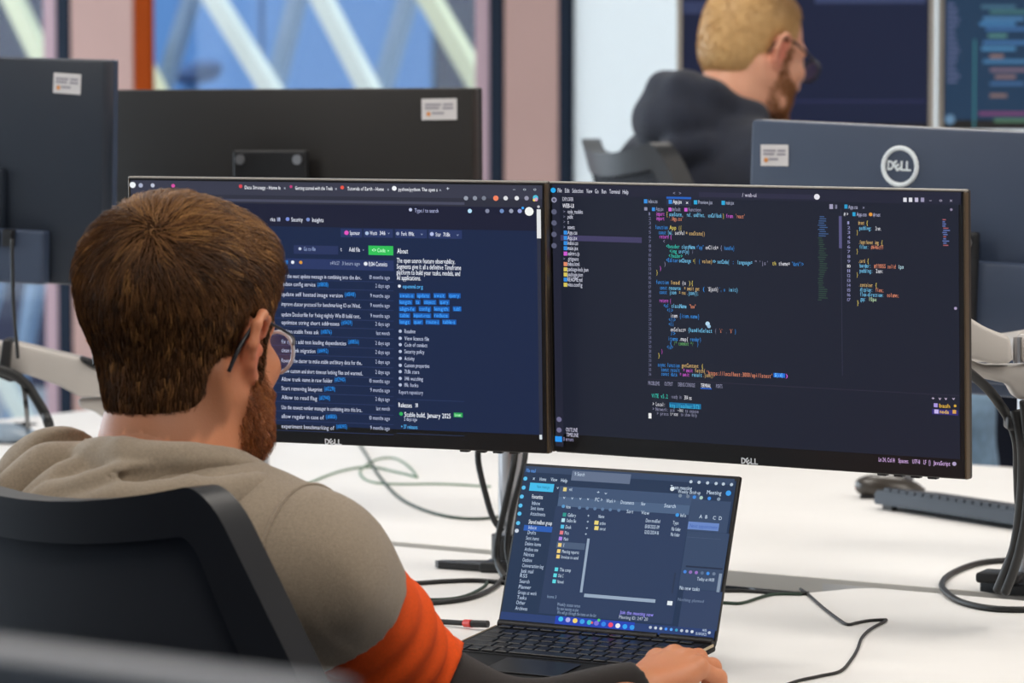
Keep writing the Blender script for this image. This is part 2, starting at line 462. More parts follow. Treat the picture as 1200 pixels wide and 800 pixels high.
# ------------------------------------------------------------------ monitors
MW, MH = 0.570, 0.330
def monitor_local(T):
    """returns a function: seen pixel -> (u, v) on the monitor's front plane"""
    inv = T.inverted()
    o = inv @ CAM
    R3 = inv.to_3x3()
    def f(px, py, y=0.0):
        d = R3 @ ray(px, py)
        k = (y - o.y) / d.y
        p = o + d * k
        return p.x, p.z
    return f
def front_monitor(label, T, scrcol, logo_px):
    t = thing('monitor', label, 'monitor', T)
    w, h = MW, MH
    MB().box((0, 0.009, 0), (w, 0.012, h), bevel=0.003, seg=2).box((0, 0.026, -0.02), (w * 0.72, 0.03, h * 0.66), bevel=0.012, seg=3).build('housing', M['back_dark'], t, smooth=35)
    # rim strips; the pale top one has its lit edge put into colour
    MB().box((0, 0.0035, h / 2 - 0.0014), (w, 0.009, 0.0030), bevel=0.001, seg=1).build('top_rim', M['rim'], t)
    for s in (-1, 1):
        MB().box((s * (w / 2 - 0.0012), 0.0035, -0.001), (0.0028, 0.009, h - 0.004), bevel=0.0008, seg=1).build('side_rim', M['rimdark'], t)
    bz = MB().box((0, 0.003, 0), (w - 0.005, 0.008, h - 0.005))
    bz.build('bezel', M['bezel'], t)
    sw, sh = w - 0.016, h - 0.032
    scr = MB().box((0, -0.0012, 0.0075), (sw, 0.0008, sh)).build('screen', screen_mat('screen_glow', scrcol), t)
    u, v = monitor_local(T)(*logo_px, -0.001)
    lg = MB(); word_dell(lg, u, v, 0.0098, 0.0245, -0.0016)
    lg.build('brand_lettering', M['print_logo'], t)
    MB().box((0, 0.055, 0.0), (0.12, 0.04, 0.12), bevel=0.005).build('mount_plate', M['black'], t)
    for k in range(4):
        MB().box((w / 2 - 0.05 - k * 0.022, 0.012, -h / 2 - 0.0012), (0.012, 0.008, 0.003), bevel=0.0008, seg=1).build('menu_button', M['black'], t)
    return t, scr
M['print_logo'] = mat('logo_silver', (236, 240, 244), 0.4)
M['logo_white'] = mat('logo_bright_silver', (238, 246, 250), 0.35)
def word_dell(mb, u, v, size, width, y):
    """the maker's word as on the bezel, with its leaning E"""
    k = width / 4
    n0 = len(mb.v)
    letters(mb, 'D', u, v, size, k * 1.0, y)
    vs, fs, w = glyph('E'); ang = math.radians(38)
    sub = MB(); letters(sub, 'E', 0, 0, size, k * 0.98, 0)
    ca, sa = math.cos(ang), math.sin(ang)
    cx, cz = k * 0.45, size * 0.36
    mb.add([(u + k * 1.0 + cx + (p[0] - cx) * ca - (p[2] - cz) * sa, y, v + cz + (p[0] - cx) * sa + (p[2] - cz) * ca) for p in sub.v], sub.f)
    letters(mb, 'L', u + k * 2.1, v, size, k * 0.85, y)
    letters(mb, 'L', u + k * 2.95, v, size, k * 0.85, y)
    vs, fs = list(mb.v[n0:]), [tuple(i - n0 for i in q) for q in mb.f if min(q) >= n0]      # a heavier stroke
    for dx, dz in ((size * .07, 0), (0, size * .06), (size * .07, size * .06)): mb.add([(p[0] + dx, p[1] - .00002 * (1 + (dx > 0) + 2 * (dz > 0)), p[2] + dz) for p in vs], fs)

TL = frame_at(c2w(-0.219, 4.8312, 1.403 - 0.2979), YAW - math.radians(23.3), math.radians(-1.7))
TR = frame_at(c2w(0.2803, 4.5931, 1.403 - 0.2991), YAW - math.radians(35.06), math.radians(-1.66))
monL, scrL = front_monitor('front monitor showing a dark blue repository web page, beside the seated man', TL, (27, 40, 71), (381, 520.5))
monR, scrR = front_monitor('front monitor showing coloured code lines in a dark editor, above the laptop', TR, (31, 35, 49), (869, 543))
uvL, uvR = monitor_local(TL), monitor_local(TR)

def sticker(parent, u, z, y, w=0.060, h=0.036, ang=0.0):
    T = Matrix.Translation((u, y, z)) @ Matrix.Rotation(ang, 4, 'Y')
    s = MB().box((0, 0, 0), (w, 0.001, h), bevel=0.0004, seg=1).build('asset_sticker', M['sticker'], parent, T=T)
    m = MB()
    for k, (a, b, zz) in enumerate([(-0.40, 0.05, 0.22), (0.12, 0.40, 0.22), (-0.40, 0.0, 0.06), (0.10, 0.40, 0.05), (-0.2, 0.14, -0.18)]):
        m.box(((a + b) / 2 * w, -0.0009, zz * h), ((b - a) * w, 0.0004, 0.0030))
    m.build('sticker_print', M['print'], s)
    MB().cyl((-0.30 * w, -0.0006, -0.22 * h), (-0.30 * w, -0.0012, -0.22 * h), 0.0035, n=10).build('sticker_dot', M['printo'], s)
# monitors seen from behind: local -y is the seen (rear) side
def back_monitor(label, T, m, w, h, stk=None, logo=None, vesa=None, fm='black'):
    t = thing('monitor', label, 'monitor', T)
    MB().box((0, 0.016, 0), (w, 0.032, h), bevel=0.006, seg=2).build('housing', m, t, smooth=35)
    MB().box((0, 0.036, 0), (w, 0.012, h), bevel=0.002, seg=1).build('front_frame', M[fm], t)
    MB().box((0, 0.0425, 0.006), (w - 0.016, 0.001, h - 0.03)).build('screen', M['bezel'], t)
    MB().box((0, -0.010, -h * 0.22), (w * 0.46, 0.024, h * 0.46), bevel=0.008, seg=2).build('electronics_housing', m, t, smooth=35)
    if vesa:
        vu, vz = vesa
        MB().box((vu, -0.028, vz), (0.13, 0.014, 0.13), bevel=0.004).build('mount_plate', M['black'], t)
        for sx in (-1, 1):
            for sz in (-1, 1):
                MB().cyl((vu + sx * 0.05, -0.034, vz + sz * 0.05), (vu + sx * 0.05, -0.039, vz + sz * 0.05), 0.008, n=10).build('screw', M['steel'], t)
    cu, cv = vesa if vesa else (-0.05, -0.04)
    zd = (T.inverted() @ Vector((T.translation.x, T.translation.y, DZ))).z
    if fm != 'rim': MB().tube([(cu, -0.03, cv), (cu, -0.075, cv - 0.02), (cu, -0.085, cv - 0.07), (cu, -0.085, zd + 0.012)], 0.017, n=12, smooth=4).build('stand_column', M['steel'], t, smooth=180)
    if fm != 'rim': MB().box((cu, -0.07, zd + 0.008), (0.20, 0.17, 0.012), bevel=0.004).build('stand_foot', M['black'], t)
    if stk: sticker(t, stk[0], stk[1], -0.0008, stk[2], stk[3], stk[4])
    if logo:
        u, z, r = logo
        rg = MB()
        rg.tube([(u + r * math.cos(a), -0.001, z + r * math.sin(a)) for a in np.linspace(0, 2 * math.pi, 25)[:-1]], 0.0036, n=6, closed=True, smooth=1)
        rg = rg.build('logo_ring', M['logo_white'], t, smooth=180)
        wm = MB(); word_dell(wm, u - r * 0.74, z - 0.006, 0.019, r * 1.50, -0.0016)
        wm.build('brand_lettering', M['logo_white'], t)
    return t
BW, BH = 0.64, 0.375
# right: rear with round logo
yr = 1.70
pTL = at_y(880, 140, yr)
rot = Matrix.Rotation(math.radians(0), 4, 'Z')
TBR = Matrix.Translation(pTL) @ Matrix.Rotation(math.radians(3), 4, 'Z') @ Matrix.Rotation(math.radians(1.9), 4, 'Y') @ Matrix.Translation((BW / 2, 0, -BH / 2))
f = monitor_local(TBR)
su, sz = f(908, 182); lu, lz = f(1055, 195)
monBR = back_monitor('slate grey monitor seen from behind, with a round silver logo', TBR, M['back_slate'], BW, BH, stk=(su, sz, 0.0455, 0.031, math.radians(-2)), logo=(lu, lz, 0.0265), vesa=(0, -0.02), fm='rim')
# middle: near black rear with mount plate
pM = at_y(115, 103, 1.72); qM = at_y(556, 103, 1.72)
wM = BW; yawM = math.radians(14)
pm = at_d(335.5, 104, 6.22)
TBM = Matrix.Translation(pm) @ Matrix.Rotation(math.radians(12.5), 4, 'Z') @ Matrix.Rotation(math.radians(-0.4), 4, 'Y') @ Matrix.Translation((0, 0, -BH / 2))
f = monitor_local(TBM); su, sz = f(515, 128); vu, vz = f(327, 216)
monBM = back_monitor('black monitor seen from behind, white sticker top right, directly behind the left front monitor', TBM, M['back_dark'], BW, BH, stk=(su, sz, 0.060, 0.033, math.radians(-0.5)), vesa=(vu, vz - 0.01))
# left: dark navy rear, cut by the left edge of the frame
pl = at_d(122, 70, 5.95)
TBL = Matrix.Translation(pl) @ Matrix.Rotation(math.radians(8), 4, 'Z') @ Matrix.Rotation(math.radians(1.3), 4, 'Y') @ Matrix.Translation((-BW / 2, 0, -0.345 / 2))
f = monitor_local(TBL); su, sz = f(79, 98)
monBL = back_monitor('dark navy monitor seen from behind at the far left, its ports showing below', TBL, M['back_navy'], BW, 0.345, stk=(su, sz, 0.050, 0.031, math.radians(2)), fm='back_slate')
u0, v0 = f(60, 270); u1, v1 = f(60, 333)
MB().box(((u0 - 0.32 + u0) / 2, -0.012, (v0 + v1) / 2), (0.32, 0.022, v0 - v1), bevel=0.004).build('port_housing', M['back_slate'], monBL)
for px in (4, 22):
    u, v = f(px, 278)
    MB().box((u, -0.026, v), (0.018, 0.014, 0.026), bevel=0.002).build('cable_plug', M['black'], monBL)

# ------------------------------------------------------------------ monitor arms
def arm_pole(label, foot, ztop, T_mon, foot_ang):
    """clamp foot, steel pole, two-link arm to the monitor's mount plate"""
    t = thing('monitor_stand', label, 'monitor arm', Matrix.Translation(foot))
    MB().cyl((0, 0, 0.0), (0, 0, ztop - foot.z), 0.0165, n=20).build('pole', M['steel'], t, smooth=40)
    b = MB(); R = Matrix.Rotation(foot_ang, 4, 'Z')
    b.box((0.01, 0, 0.007), (0.09, 0.075, 0.014), T=R, bevel=0.004)
    b.build('clamp_foot', M['black'], t, smooth=35)
    w = MB().prism([(-0.02, -0.03), (-0.10, -0.012), (-0.108, 0.0), (-0.10, 0.012), (-0.02, 0.03)], 0.001, 0.010, T=R)
    w.build('foot_blade', M['black'], t)
    MB().cyl((0, 0, 0.016), (0, 0, 0.05), 0.026, n=20).build('collar', M['black'], t, smooth=40)
    tgt = T_mon @ Vector((0, 0.08, 0)) - foot
    zt = tgt.z
    j = Vector((tgt.x * 0.5 + 0.02, tgt.y * 0.5 + 0.08, zt))
    MB().box(((j.x) / 2, (j.y) / 2, zt - 0.02), (Vector((j.x, j.y, 0)).length, 0.045, 0.045), T=None, bevel=0.012) if False else None
    def linkbar(a, b2, name, r):
        MB().tube([a, (a + b2) / 2, b2], r, n=12, flat=1.3).build(name, M['arm'], t, smooth=180)
    linkbar(Vector((0, 0, zt - 0.05)), Vector((j.x, j.y, zt - 0.05)), 'lower_link', 0.021)
    linkbar(Vector((j.x, j.y, zt)), Vector((tgt.x, tgt.y, zt)), 'upper_link', 0.019)
    MB().cyl((0, 0, zt - 0.085), (0, 0, zt - 0.015), 0.028, n=18).build('hub', M['arm'], t, smooth=40)
    MB().cyl((j.x, j.y, zt - 0.08), (j.x, j.y, zt + 0.03), 0.024, n=18).build('elbow_joint', M['arm'], t, smooth=40)
    return t
footL = at_z(598, 668, DZ)
armL = arm_pole('monitor arm on a steel pole behind the laptop, black clamp foot on the desk', footL, 1.12, TL, math.radians(20))

# right arm: pole just at the frame edge with a thick grey two-piece arm
footR = at_z(1205, 694, DZ); 
armR = thing('monitor_stand', 'monitor arm at the right edge with thick grey links and black clamp foot', 'monitor arm', Matrix.Translation(footR))
MB().cyl((0, 0, 0), (0, 0, 0.34), 0.017, n=20).build('pole', M['steel'], armR, smooth=40)
R = Matrix.Rotation(math.radians(12), 4, 'Z')
MB().prism([(0.06, -0.04), (-0.02, -0.036), (-0.062, -0.012), (-0.066, 0.0), (-0.062, 0.012), (-0.02, 0.036), (0.06, 0.04)], 0.0, 0.012, T=R).build('clamp_foot', M['black'], armR, smooth=35)
MB().box((-0.03, -0.02, 0.022), (0.06, 0.05, 0.014), T=R, bevel=0.004).build('clamp_screw_plate', M['black'], armR, smooth=35)
dR = 4.80
def loc(px, py, d, base): return at_d(px, py, d) - base
def slab(name, pts, d, th, m, parent, base, bev=0.006):
    """a moulded piece with a drawn side profile and real thickness, standing in a vertical plane facing the view line"""
    ax = Vector((-SY, CY, 0)); bx = Vector((CY, SY, 0))
    ps = [loc(px, py, d, base) for px, py in pts]
    c = sum(ps, Vector()) / len(ps)
    bm = bmesh.new()
    v0 = [bm.verts.new(p - ax * th / 2) for p in ps]
    f0 = bm.faces.new(v0)
    r = bmesh.ops.extrude_face_region(bm, geom=[f0])
    for v in r['geom']:
        if isinstance(v, bmesh.types.BMVert): v.co += ax * th
    bmesh.ops.recalc_face_normals(bm, faces=bm.faces)
    bmesh.ops.bevel(bm, geom=list(bm.edges), offset=bev, segments=3, affect='EDGES', profile=0.5, clamp_overlap=True)
    return MB().bm(bm).build(name, m, parent, smooth=50)
slab('upper_link', [(1080, 352), (1110, 356), (1133, 370), (1150, 381), (1170, 390), (1181, 393), (1183, 408), (1183, 424), (1160, 425), (1134, 418), (1080, 400)], dR, 0.05, M['arm'], armR, footR)
slab('lower_link', [(1080, 410), (1134, 420), (1150, 427), (1185, 427), (1300, 424), (1300, 472), (1188, 466), (1178, 448), (1150, 442), (1134, 436), (1080, 424)], dR + 0.02, 0.05, M['arm'], armR, footR)
MB().cyl(loc(1193, 395, dR, footR), loc(1193, 425, dR, footR), 0.006, n=10).build('tension_screw', M['steel'], armR)
slab('tilt_head', [(1195, 392), (1240, 392), (1240, 424), (1195, 424)], dR + 0.01, 0.05, M['arm'], armR, footR)
slab('cable_clip', [(1178, 486), (1240, 480), (1240, 500), (1178, 503)], dR - 0.02, 0.045, M['black'], armR, footR, 0.004)
mt = TBR @ Vector((0, -0.05, -0.02)) - footR
MB().tube([Vector((0, 0, 0.33)), Vector((mt.x * .5, mt.y * .5, 0.31)), Vector((mt.x, mt.y - .05, 0.315)), Vector((mt.x, mt.y - .05, mt.z - .06)), mt], [0.019, 0.019, 0.018, 0.018], n=12).build('rear_link', M['arm'], armR, smooth=180)
# left arm, seen behind the man's head, carries the far monitors
footB = at_z(-60, 545, DZ)
armB = thing('monitor_stand', 'light grey monitor arm reaching in from the left edge behind the man', 'monitor arm', Matrix.Translation(footB))
dB = 5.9
slab('upper_link', [(-60, 392), (2, 400), (20, 400), (60, 410), (96, 418), (104, 424), (122, 432), (150, 436), (150, 463), (96, 464), (70, 450), (35, 438), (-60, 424)], dB, 0.055, M['arm'], armB, footB)
slab('lower_link', [(92, 466), (150, 464), (190, 468), (190, 500), (140, 500), (112, 480), (96, 477)], dB + 0.02, 0.055, M['arm'], armB, footB)
slab('cover_cap', [(94, 417), (108, 421), (118, 430), (112, 431), (98, 424)], dB - 0.02, 0.03, M['black'], armB, footB, 0.002)
slab('cable_clip', [(6, 396), (16, 397), (13, 432), (28, 444), (14, 446), (-4, 438), (2, 426)], dB - 0.02, 0.06, M['black'], armB, footB, 0.003)
MB().cyl((0, 0, 0), loc(-60, 430, dB, footB) + Vector((0, 0, 0)), 0.018, n=16).build('pole', M['steel'], armB, smooth=40)
MB().box((0, 0, 0.008), (0.11, 0.08, 0.016), bevel=0.004).build('clamp_foot', M['black'], armB, smooth=35)
# ------------------------------------------------------------------ laptop
LW, LH = 0.295, 0.1942
yawLap = YAW - math.radians(32)
TLid = frame_at(c2w(0.1235, 4.5759, 1.403 - 0.5612), yawLap, math.radians(17.56))
hinge = TLid @ Vector((0, 0, -LH / 2))
lap = thing('laptop', 'open black laptop with a dark file manager window, on the white desk', 'laptop', Matrix.Translation((hinge.x, hinge.y, DZ)) @ Matrix.Rotation(yawLap, 4, 'Z'))
Li = lap.matrix_world.inverted() @ TLid
BT = math.radians(7)
BDH = 0.0135
lid = MB().box((0, 0.0035, 0), (LW, 0.007, LH), bevel=0.002, seg=2).build('lid', M['black'], lap, T=Li, smooth=35)
scrP = MB().box((0, -0.0006, 0.002), (LW - 0.007, 0.0006, LH - 0.016)).build('screen', screen_mat('laptop_glow', (36, 54, 82), 1.0, 0.34), lap, T=Li)
TB = Matrix.Translation((0, 0, hinge.z - DZ - BDH)) @ Matrix.Rotation(BT, 4, 'X')
M['gold'] = mat('pale_gold_gleam', (214, 196, 166), 0.3, metal=0.5)  # beige gleam of the base edge, painted as thin strips
BD = 0.205
MB().box((0, -BD / 2 + 0.004, BDH / 2 - 0.001), (LW, BD, BDH - 0.003), bevel=0.003, seg=2).build('base', M['blackmat'], lap, smooth=35, T=TB)
for s in (-1, 1):
    MB().box((s * (LW / 2 - 0.0002), -BD / 2 + 0.004, BDH - 0.0040), (0.0014, BD - 0.012, 0.0035), bevel=0.0005, seg=1).build('gleam_strip', M['gold'], lap, T=TB)
for s in (-0.5, 0.25):
    MB().cyl((s * LW + 0.002, 0.003, BDH - 0.002), (s * LW + (0.75 if s < 0 else 0.25) * LW - 0.002, 0.003, BDH - 0.002), 0.0062, n=12).build('hinge', M['black'], lap, smooth=40, T=TB)
M['key'] = mat('laptop_key_black', (30, 32, 36), 0.32)
kz = BDH - 0.0018
MB().box((0, -0.066, kz - 0.0006), (LW - 0.018, 0.112, 0.0016)).build('keyboard_well', M['black'], lap, T=TB)
kw = (LW - 0.022) / 14.5
keymesh = {}
def key_at(parent, u, v, w, d, z, m, h=0.0022, T=Matrix()):
    k = (round(w, 4), round(d, 4), round(h, 4), m.name)
    if k not in keymesh:
        o = MB().box((0, 0, 0), (w, d, h), bevel=0.0008, seg=1).build('key', m, parent)
        keymesh[k] = o.data
    else:
        o = link('key', keymesh[k], None, parent)
    o.matrix_basis = T @ Matrix.Translation((u, v, z))
    return o
rows = [[1] * 14 + [0.5], [1] * 13 + [1.5], [1.5] + [1] * 12 + [1], [1.75] + [1] * 11 + [1.75], [2.25] + [1] * 10 + [2.25], [1, 1, 1, 1, 5.0, 1, 1, 1.16, 1.16, 1.16]]
for r, row in enumerate(rows):
    u = -(LW - 0.022) / 2
    dd = 0.0182 if r else 0.010
    v = -0.0145 - r * 0.0186 + (0.003 if r == 0 else 0)
    for q in row:
        if q > 0.6: key_at(lap, u + q * kw / 2, v, q * kw - 0.0026, dd - 0.0026, kz + 0.0012, M['key'], T=TB)
        u += q * kw
MB().box((0, -0.162, kz + 0.0009), (0.10, 0.056, 0.0006), bevel=0.0002, seg=1).build('touchpad', mat('touchpad_black', (24, 25, 28), 0.3), lap, T=TB)
for s in (-1, 1):
    MB().box((s * 0.11, -0.012, (hinge.z - DZ - BDH) / 2 - 0.001), (0.03, 0.012, hinge.z - DZ - BDH), bevel=0.001, seg=1).build('riser_foot', M['black'], lap)
uvP = monitor_local(TLid)

# ------------------------------------------------------------------ keyboard and mice on the far desk
M['kb'] = mat('keyboard_slate_black', (32, 40, 54), 0.5)
kl = at_z(1022, 596, DZ); kr = at_z(1190, 622, DZ)
ang = math.atan2(kr.y - kl.y, kr.x - kl.x)
KW = 0.44
kb = thing('keyboard', 'black keyboard on the far desk seen from its back edge, right of the mouse', 'keyboard', Matrix.Translation(kl) @ Matrix.Rotation(ang, 4, 'Z'))
kc = MB().add([(0, 0, .008), (KW, 0, .008), (KW, .13, .004), (0, .13, .004), (0, .004, .030), (KW, .004, .030), (KW, .13, .014), (0, .13, .014)],
              [(3, 2, 1, 0), (0, 1, 5, 4), (1, 2, 6, 5), (2, 3, 7, 6), (3, 0, 4, 7), (4, 5, 6, 7)])
bmk = bmesh.new()
for v in kc.v: bmk.verts.new(v)
bmk.verts.ensure_lookup_table()
for q in kc.f: bmk.faces.new([bmk.verts[i] for i in q])
bmesh.ops.bevel(bmk, geom=list(bmk.edges), offset=0.003, segments=2, affect='EDGES')
MB().bm(bmk).build('case', M['kb'], kb, smooth=35)
for sx in (0.03, KW - 0.03):
    MB().box((sx, 0.012, 0.0045), (0.025, 0.012, 0.009), bevel=0.001, seg=1).build('foot', M['black'], kb)
sl = math.atan2(0.016, 0.126)
for r in range(6):
    n = 20 if r < 5 else 12
    for c in range(n):
        y = 0.016 + (5 - r if False else r) * 0.019
        k = key_at(kb, 0.016 + (c + .5) * (KW - 0.032) / n, y, (KW - 0.032) / n - 0.003, 0.0155, 0.0325 - (y - 0.004) * math.tan(sl), M['kb'], 0.006)
        k.matrix_basis = k.matrix_basis @ Matrix.Rotation(-sl, 4, 'X')
def mouse(label, p, yaw, m, m2, s=1.0):
    t = thing('mouse', label, 'computer mouse', Matrix.Translation(p) @ Matrix.Rotation(yaw, 4, 'Z') @ Matrix.Scale(s, 4))
    bm = bmesh.new(); bmesh.ops.create_uvsphere(bm, u_segments=24, v_segments=16, radius=1)
    for v in bm.verts:
        z = v.co.z
        v.co = Vector((v.co.x * 0.031 * (1 - 0.12 * v.co.y), v.co.y * 0.057, (0.016 + 0.021 * z - 0.006 * v.co.y * (z > 0)) if z > -0.6 else 0.0025))
    MB().bm(bm).build('shell', m, t, smooth=180)
    MB().box((0, 0, 0.003), (0.05, 0.095, 0.006), bevel=0.002).build('base', M['black'], t)
    MB().cyl((-0.004, 0.030, 0.034), (0.004, 0.030, 0.034), 0.008, n=14).build('scroll_wheel', m2, t, smooth=40)
    MB().box((0, 0.028, 0.0365), (0.0012, 0.046, 0.004)).build('button_seam', M['black'], t)
    return t
M['mouse_b'] = mat('mouse_taupe_black', (60, 54, 48), 0.3)
mouse('dark mouse left of the black keyboard on the far desk', at_z(1043, 583, DZ), math.radians(-62), M['mouse_b'], M['steel'])
mouse('grey blue mouse at the far left end of the far desk behind the man', at_z(14, 519, DZ), math.radians(-75), mat('mouse_grey_blue', (140, 156, 172), 0.3), M['black'])

# ------------------------------------------------------------------ cables
M['cable'] = mat('black_cable', (20, 21, 22), 0.5)
M['cable_g'] = mat('dark_green_cable', (38, 62, 48), 0.5)
M['cable_lg'] = mat('thin_green_cable', (104, 138, 112), 0.5)
M['cable_w'] = mat('pale_grey_cable', (176, 190, 188), 0.5)
def cable(name, label, pts, r, m, z=None, cap=None, smooth=8):
    """pts: (px, py) resting on the desk, or (px, py, d) hanging at depth d"""
    P = []
    for p in pts:
        P.append(at_z(p[0], p[1], DZ + r * 0.98) if len(p) == 2 else at_d(*p))
    b = P[0].copy()
    o = MB().tube([q - b for q in P], r, n=8, smooth=smooth).build(name, m, smooth=180)
    o.location = b
    return tag(o, label, 'cable')
cable('cable', 'dark green cable swinging down from the left monitor and across the desk to the pole', [(418, 516), (428, 530), (445, 558), (470, 584), (505, 600), (540, 607), (572, 607), (592, 603)], 0.0024, M['cable_g'])
cable('cable', 'thin pale green cable running along the desk from the man to the pole', [(322, 582), (350, 571), (395, 553), (432, 547), (465, 553), (489, 559)], 0.0020, M['cable_lg'])
cable('cable', 'thin grey green cable looped near the hanging dark cable', [(489, 559), (480, 547), (463, 537), (442, 538), (424, 549), (424, 558), (438, 565), (468, 567), (520, 567), (575, 570)], 0.0018, M['cable_lg'])
cable('cable', 'short green cable hanging beside the beard of the seated man', [(297, 519), (297, 545), (301, 566), (310, 590)], 0.0018, M['cable_lg'])
cable('cable', 'short black cable below the left monitor near the hood', [(322, 515), (313, 530), (299, 546), (285, 560)], 0.0026, M['cable'])
dP = at_z(598, 668, DZ); dp = (Vector(dP) - CAM).dot(_F)
cable('cable', 'black cable looping down the left side of the steel pole', [(560, 528, dp), (561, 545, dp), (568, 575, dp - .01), (577, 605, dp - .02), (588, 622, dp - .03)], 0.0044, M['cable'])
cable('cable', 'black cable hanging in front of the steel pole to its foot', [(604, 528, dp - .03), (601, 550, dp - .04), (590, 600, dp - .05), (582, 640, dp - .06), (584, 662, dp - .07), (592, 678)], 0.0046, M['cable'])
cable('cable', 'black cable running behind the laptop lid edge beside the pole', [(616, 528, dp - .04), (613, 548, dp - .05), (600, 600, dp - .05), (594, 640, dp - .05), (600, 672)], 0.0040, M['cable'])
cable('cable', 'upper black cable running from the orange sleeve to the pole foot', [(440, 684), (474, 684), (520, 681), (560, 680), (596, 683)], 0.0032, M['cable'])
cable('cable', 'lower black cable curling from the man\'s arm to the pole foot', [(440, 708), (490, 707), (530, 704), (558, 698), (580, 687), (590, 676)], 0.0034, M['cable'])
cable('cable', 'pale green cable between the two black cables beside the sleeve', [(440, 701), (480, 702), (520, 702), (545, 698), (566, 688), (572, 680)], 0.0022, M['cable_g'])
pc = thing('power_cable', 'black power cable with a red ring plugged into the left side of the laptop', 'cable', Matrix.Translation(at_z(500, 727, DZ)))
b = at_z(500, 727, DZ)
pp = [at_z(450, 722, DZ + .004) - b, at_z(500, 727, DZ + .004) - b, at_z(545, 730, DZ + .006) - b]
MB().tube(pp, 0.0034, n=8).build('lead', M['cable'], pc, smooth=180)
MB().cyl(at_z(545, 730, DZ + .006) - b, at_z(553, 730.5, DZ + .007) - b, 0.005, n=12).build('red_ring', mat('red_plastic', (214, 60, 54), 0.4), pc, smooth=40)
MB().cyl(at_z(553, 730.5, DZ + .007) - b, at_z(572, 731, DZ + .008) - b, 0.0046, n=12).build('plug', M['black'], pc, smooth=40)
cable('cable', 'thin dark cable bent in a zigzag across the desk right of the laptop', [(938, 690), (948, 697), (965, 712), (985, 727), (994, 731.5), (1004, 729.5), (1018, 727), (1036, 726), (1037, 727.5), (1020, 737), (1010, 747), (1005, 760), (998, 772), (985, 786), (960, 792), (930, 799), (890, 815)], 0.0020, M['cable'], smooth=5)
cable('cable', 'thin dark cable running from behind the laptop to the desk cut-out', [(820, 708), (846, 706), (868, 706.5), (890, 700), (908, 696), (940, 696)], 0.0022, M['cable_g'])
cable('cable', 'dark cable lying along the scalloped desk edge right of the laptop', [(800, 688), (840, 691.5), (870, 692), (890, 693), (916, 695), (948, 695)], 0.0026, M['cable'])
cable('cable', 'thick black cable looping on the desk at the right edge', [(1240, 657), (1195, 656), (1150, 659), (1118, 670), (1104, 683), (1110, 695), (1130, 706), (1165, 713), (1210, 714), (1250, 712)], 0.0042, M['cable'])
dq = (Vector(footR) - CAM).dot(_F)
cable('cable', 'thick black cable drooping from the right monitor to its arm', [(1120, 424, 4.72), (1138, 438, 4.74), (1158, 456, 4.76), (1172, 474, 4.78), (1184, 494, 4.78), (1192, 520, 4.78), (1193, 552, 4.8), (1194, 580, 4.82), (1197, 620, 4.84), (1200, 640, 4.86)], 0.0062, M['cable'])
cable('cable', 'second black cable bundled down the right arm pole to its foot', [(1190, 480, 4.76), (1198, 520, 4.76), (1199, 560, 4.78), (1196, 600, 4.80), (1190, 640, 4.82), (1180, 668, 4.84), (1170, 692, 4.86)], 0.0075, M['cable'])
cable('cable', 'third black cable twisting down the right arm pole', [(1200, 470, 4.74), (1206, 540, 4.76), (1203, 600, 4.78), (1196, 640, 4.80), (1188, 668, 4.82), (1178, 694, 4.84)], 0.0062, M['cable'])
cable('cable', 'thin dark lead hanging from the far left monitor ports to the arm', [(14, 280, 5.8), (15, 330, 5.8), (16, 360, 5.8), (19, 395, 5.82), (21, 420, 5.82)], 0.0028, M['cable'])
cable('cable', 'thick black cable arching from the left arm clip down to the far desk', [(-6, 432, 5.8), (14, 438, 5.8), (30, 450, 5.8), (44, 470, 5.8), (53, 486, 5.8), (58, 500, 5.82), (62, 520)], 0.0075, M['cable'])
cable('cable', 'thin black lead dropping straight from the left arm clip', [(24, 442, 5.8), (28, 458, 5.8), (31, 480, 5.8), (33, 504)], 0.0036, M['cable'])
# ------------------------------------------------------------------ what the screens show
class Screen:
    """collects flat lit marks per colour on one display, in the display's own plane"""
    def __init__(s, uv, T, parent, y, name): s.uv, s.T, s.p, s.y, s.n = uv, T, parent, y, name; s.g = {}; s.k = 0
    def mb(s, col, e): return s.g.setdefault((col, e), MB())
    def rect(s, x0, y0, x1, y1, col, e=1.0):
        # left end at (x0, y0) top, runs along the display's own axes
        u0, v0 = s.uv(x0, y0); u1, _ = s.uv(x1, y0); _, v1 = s.uv(x0, y1)
        s.k += 1; y = s.y - s.k * 4e-6
        s.mb(col, e).add([(u0, y, v1), (u1, y, v1), (u1, y, v0), (u0, y, v0)], [(0, 1, 2, 3)])
    def disc(s, x, y, r, col, e=1.0, n=12):
        u, v = s.uv(x, y); u1, _ = s.uv(x + r, y); _, v1 = s.uv(x, y - r); a, b = u1 - u, v1 - v
        s.mb(col, e).add([(u + a * math.cos(2 * math.pi * i / n), s.y - .0005, v + b * math.sin(2 * math.pi * i / n)) for i in range(n)], [tuple(range(n))])
    def text(s, x0, x1, y, txt, col, e=1.0, h=4.6, mono=False):
        """txt centred on height y, squeezed to end at x1"""
        u0, v0 = s.uv(x0, y + h * 0.40); u1, _ = s.uv(x1, y + h * .40); _, v1 = s.uv(x0, y + h * 0.4 - h)
        size = (v1 - v0) / 0.70 * 0.92
        letters(s.mb(col, e * 1.25), txt, u0, v0, size, u1 - u0, s.y - 0.0005, mono)
    def done(s):
        for (col, e), m in s.g.items():
            m.build(s.n, lit(col, e), s.p, kind='stuff')
WORDS = 'value state index length await config result number string object filter reduce render update props event class query table label input fetch route model parse token align'.split()
def pseudo(n):
    w = []
    while sum(len(x) + 1 for x in w) < n: w.append(random.choice(WORDS))
    return ' '.join(w)[:max(1, n)].rstrip() or 'a'
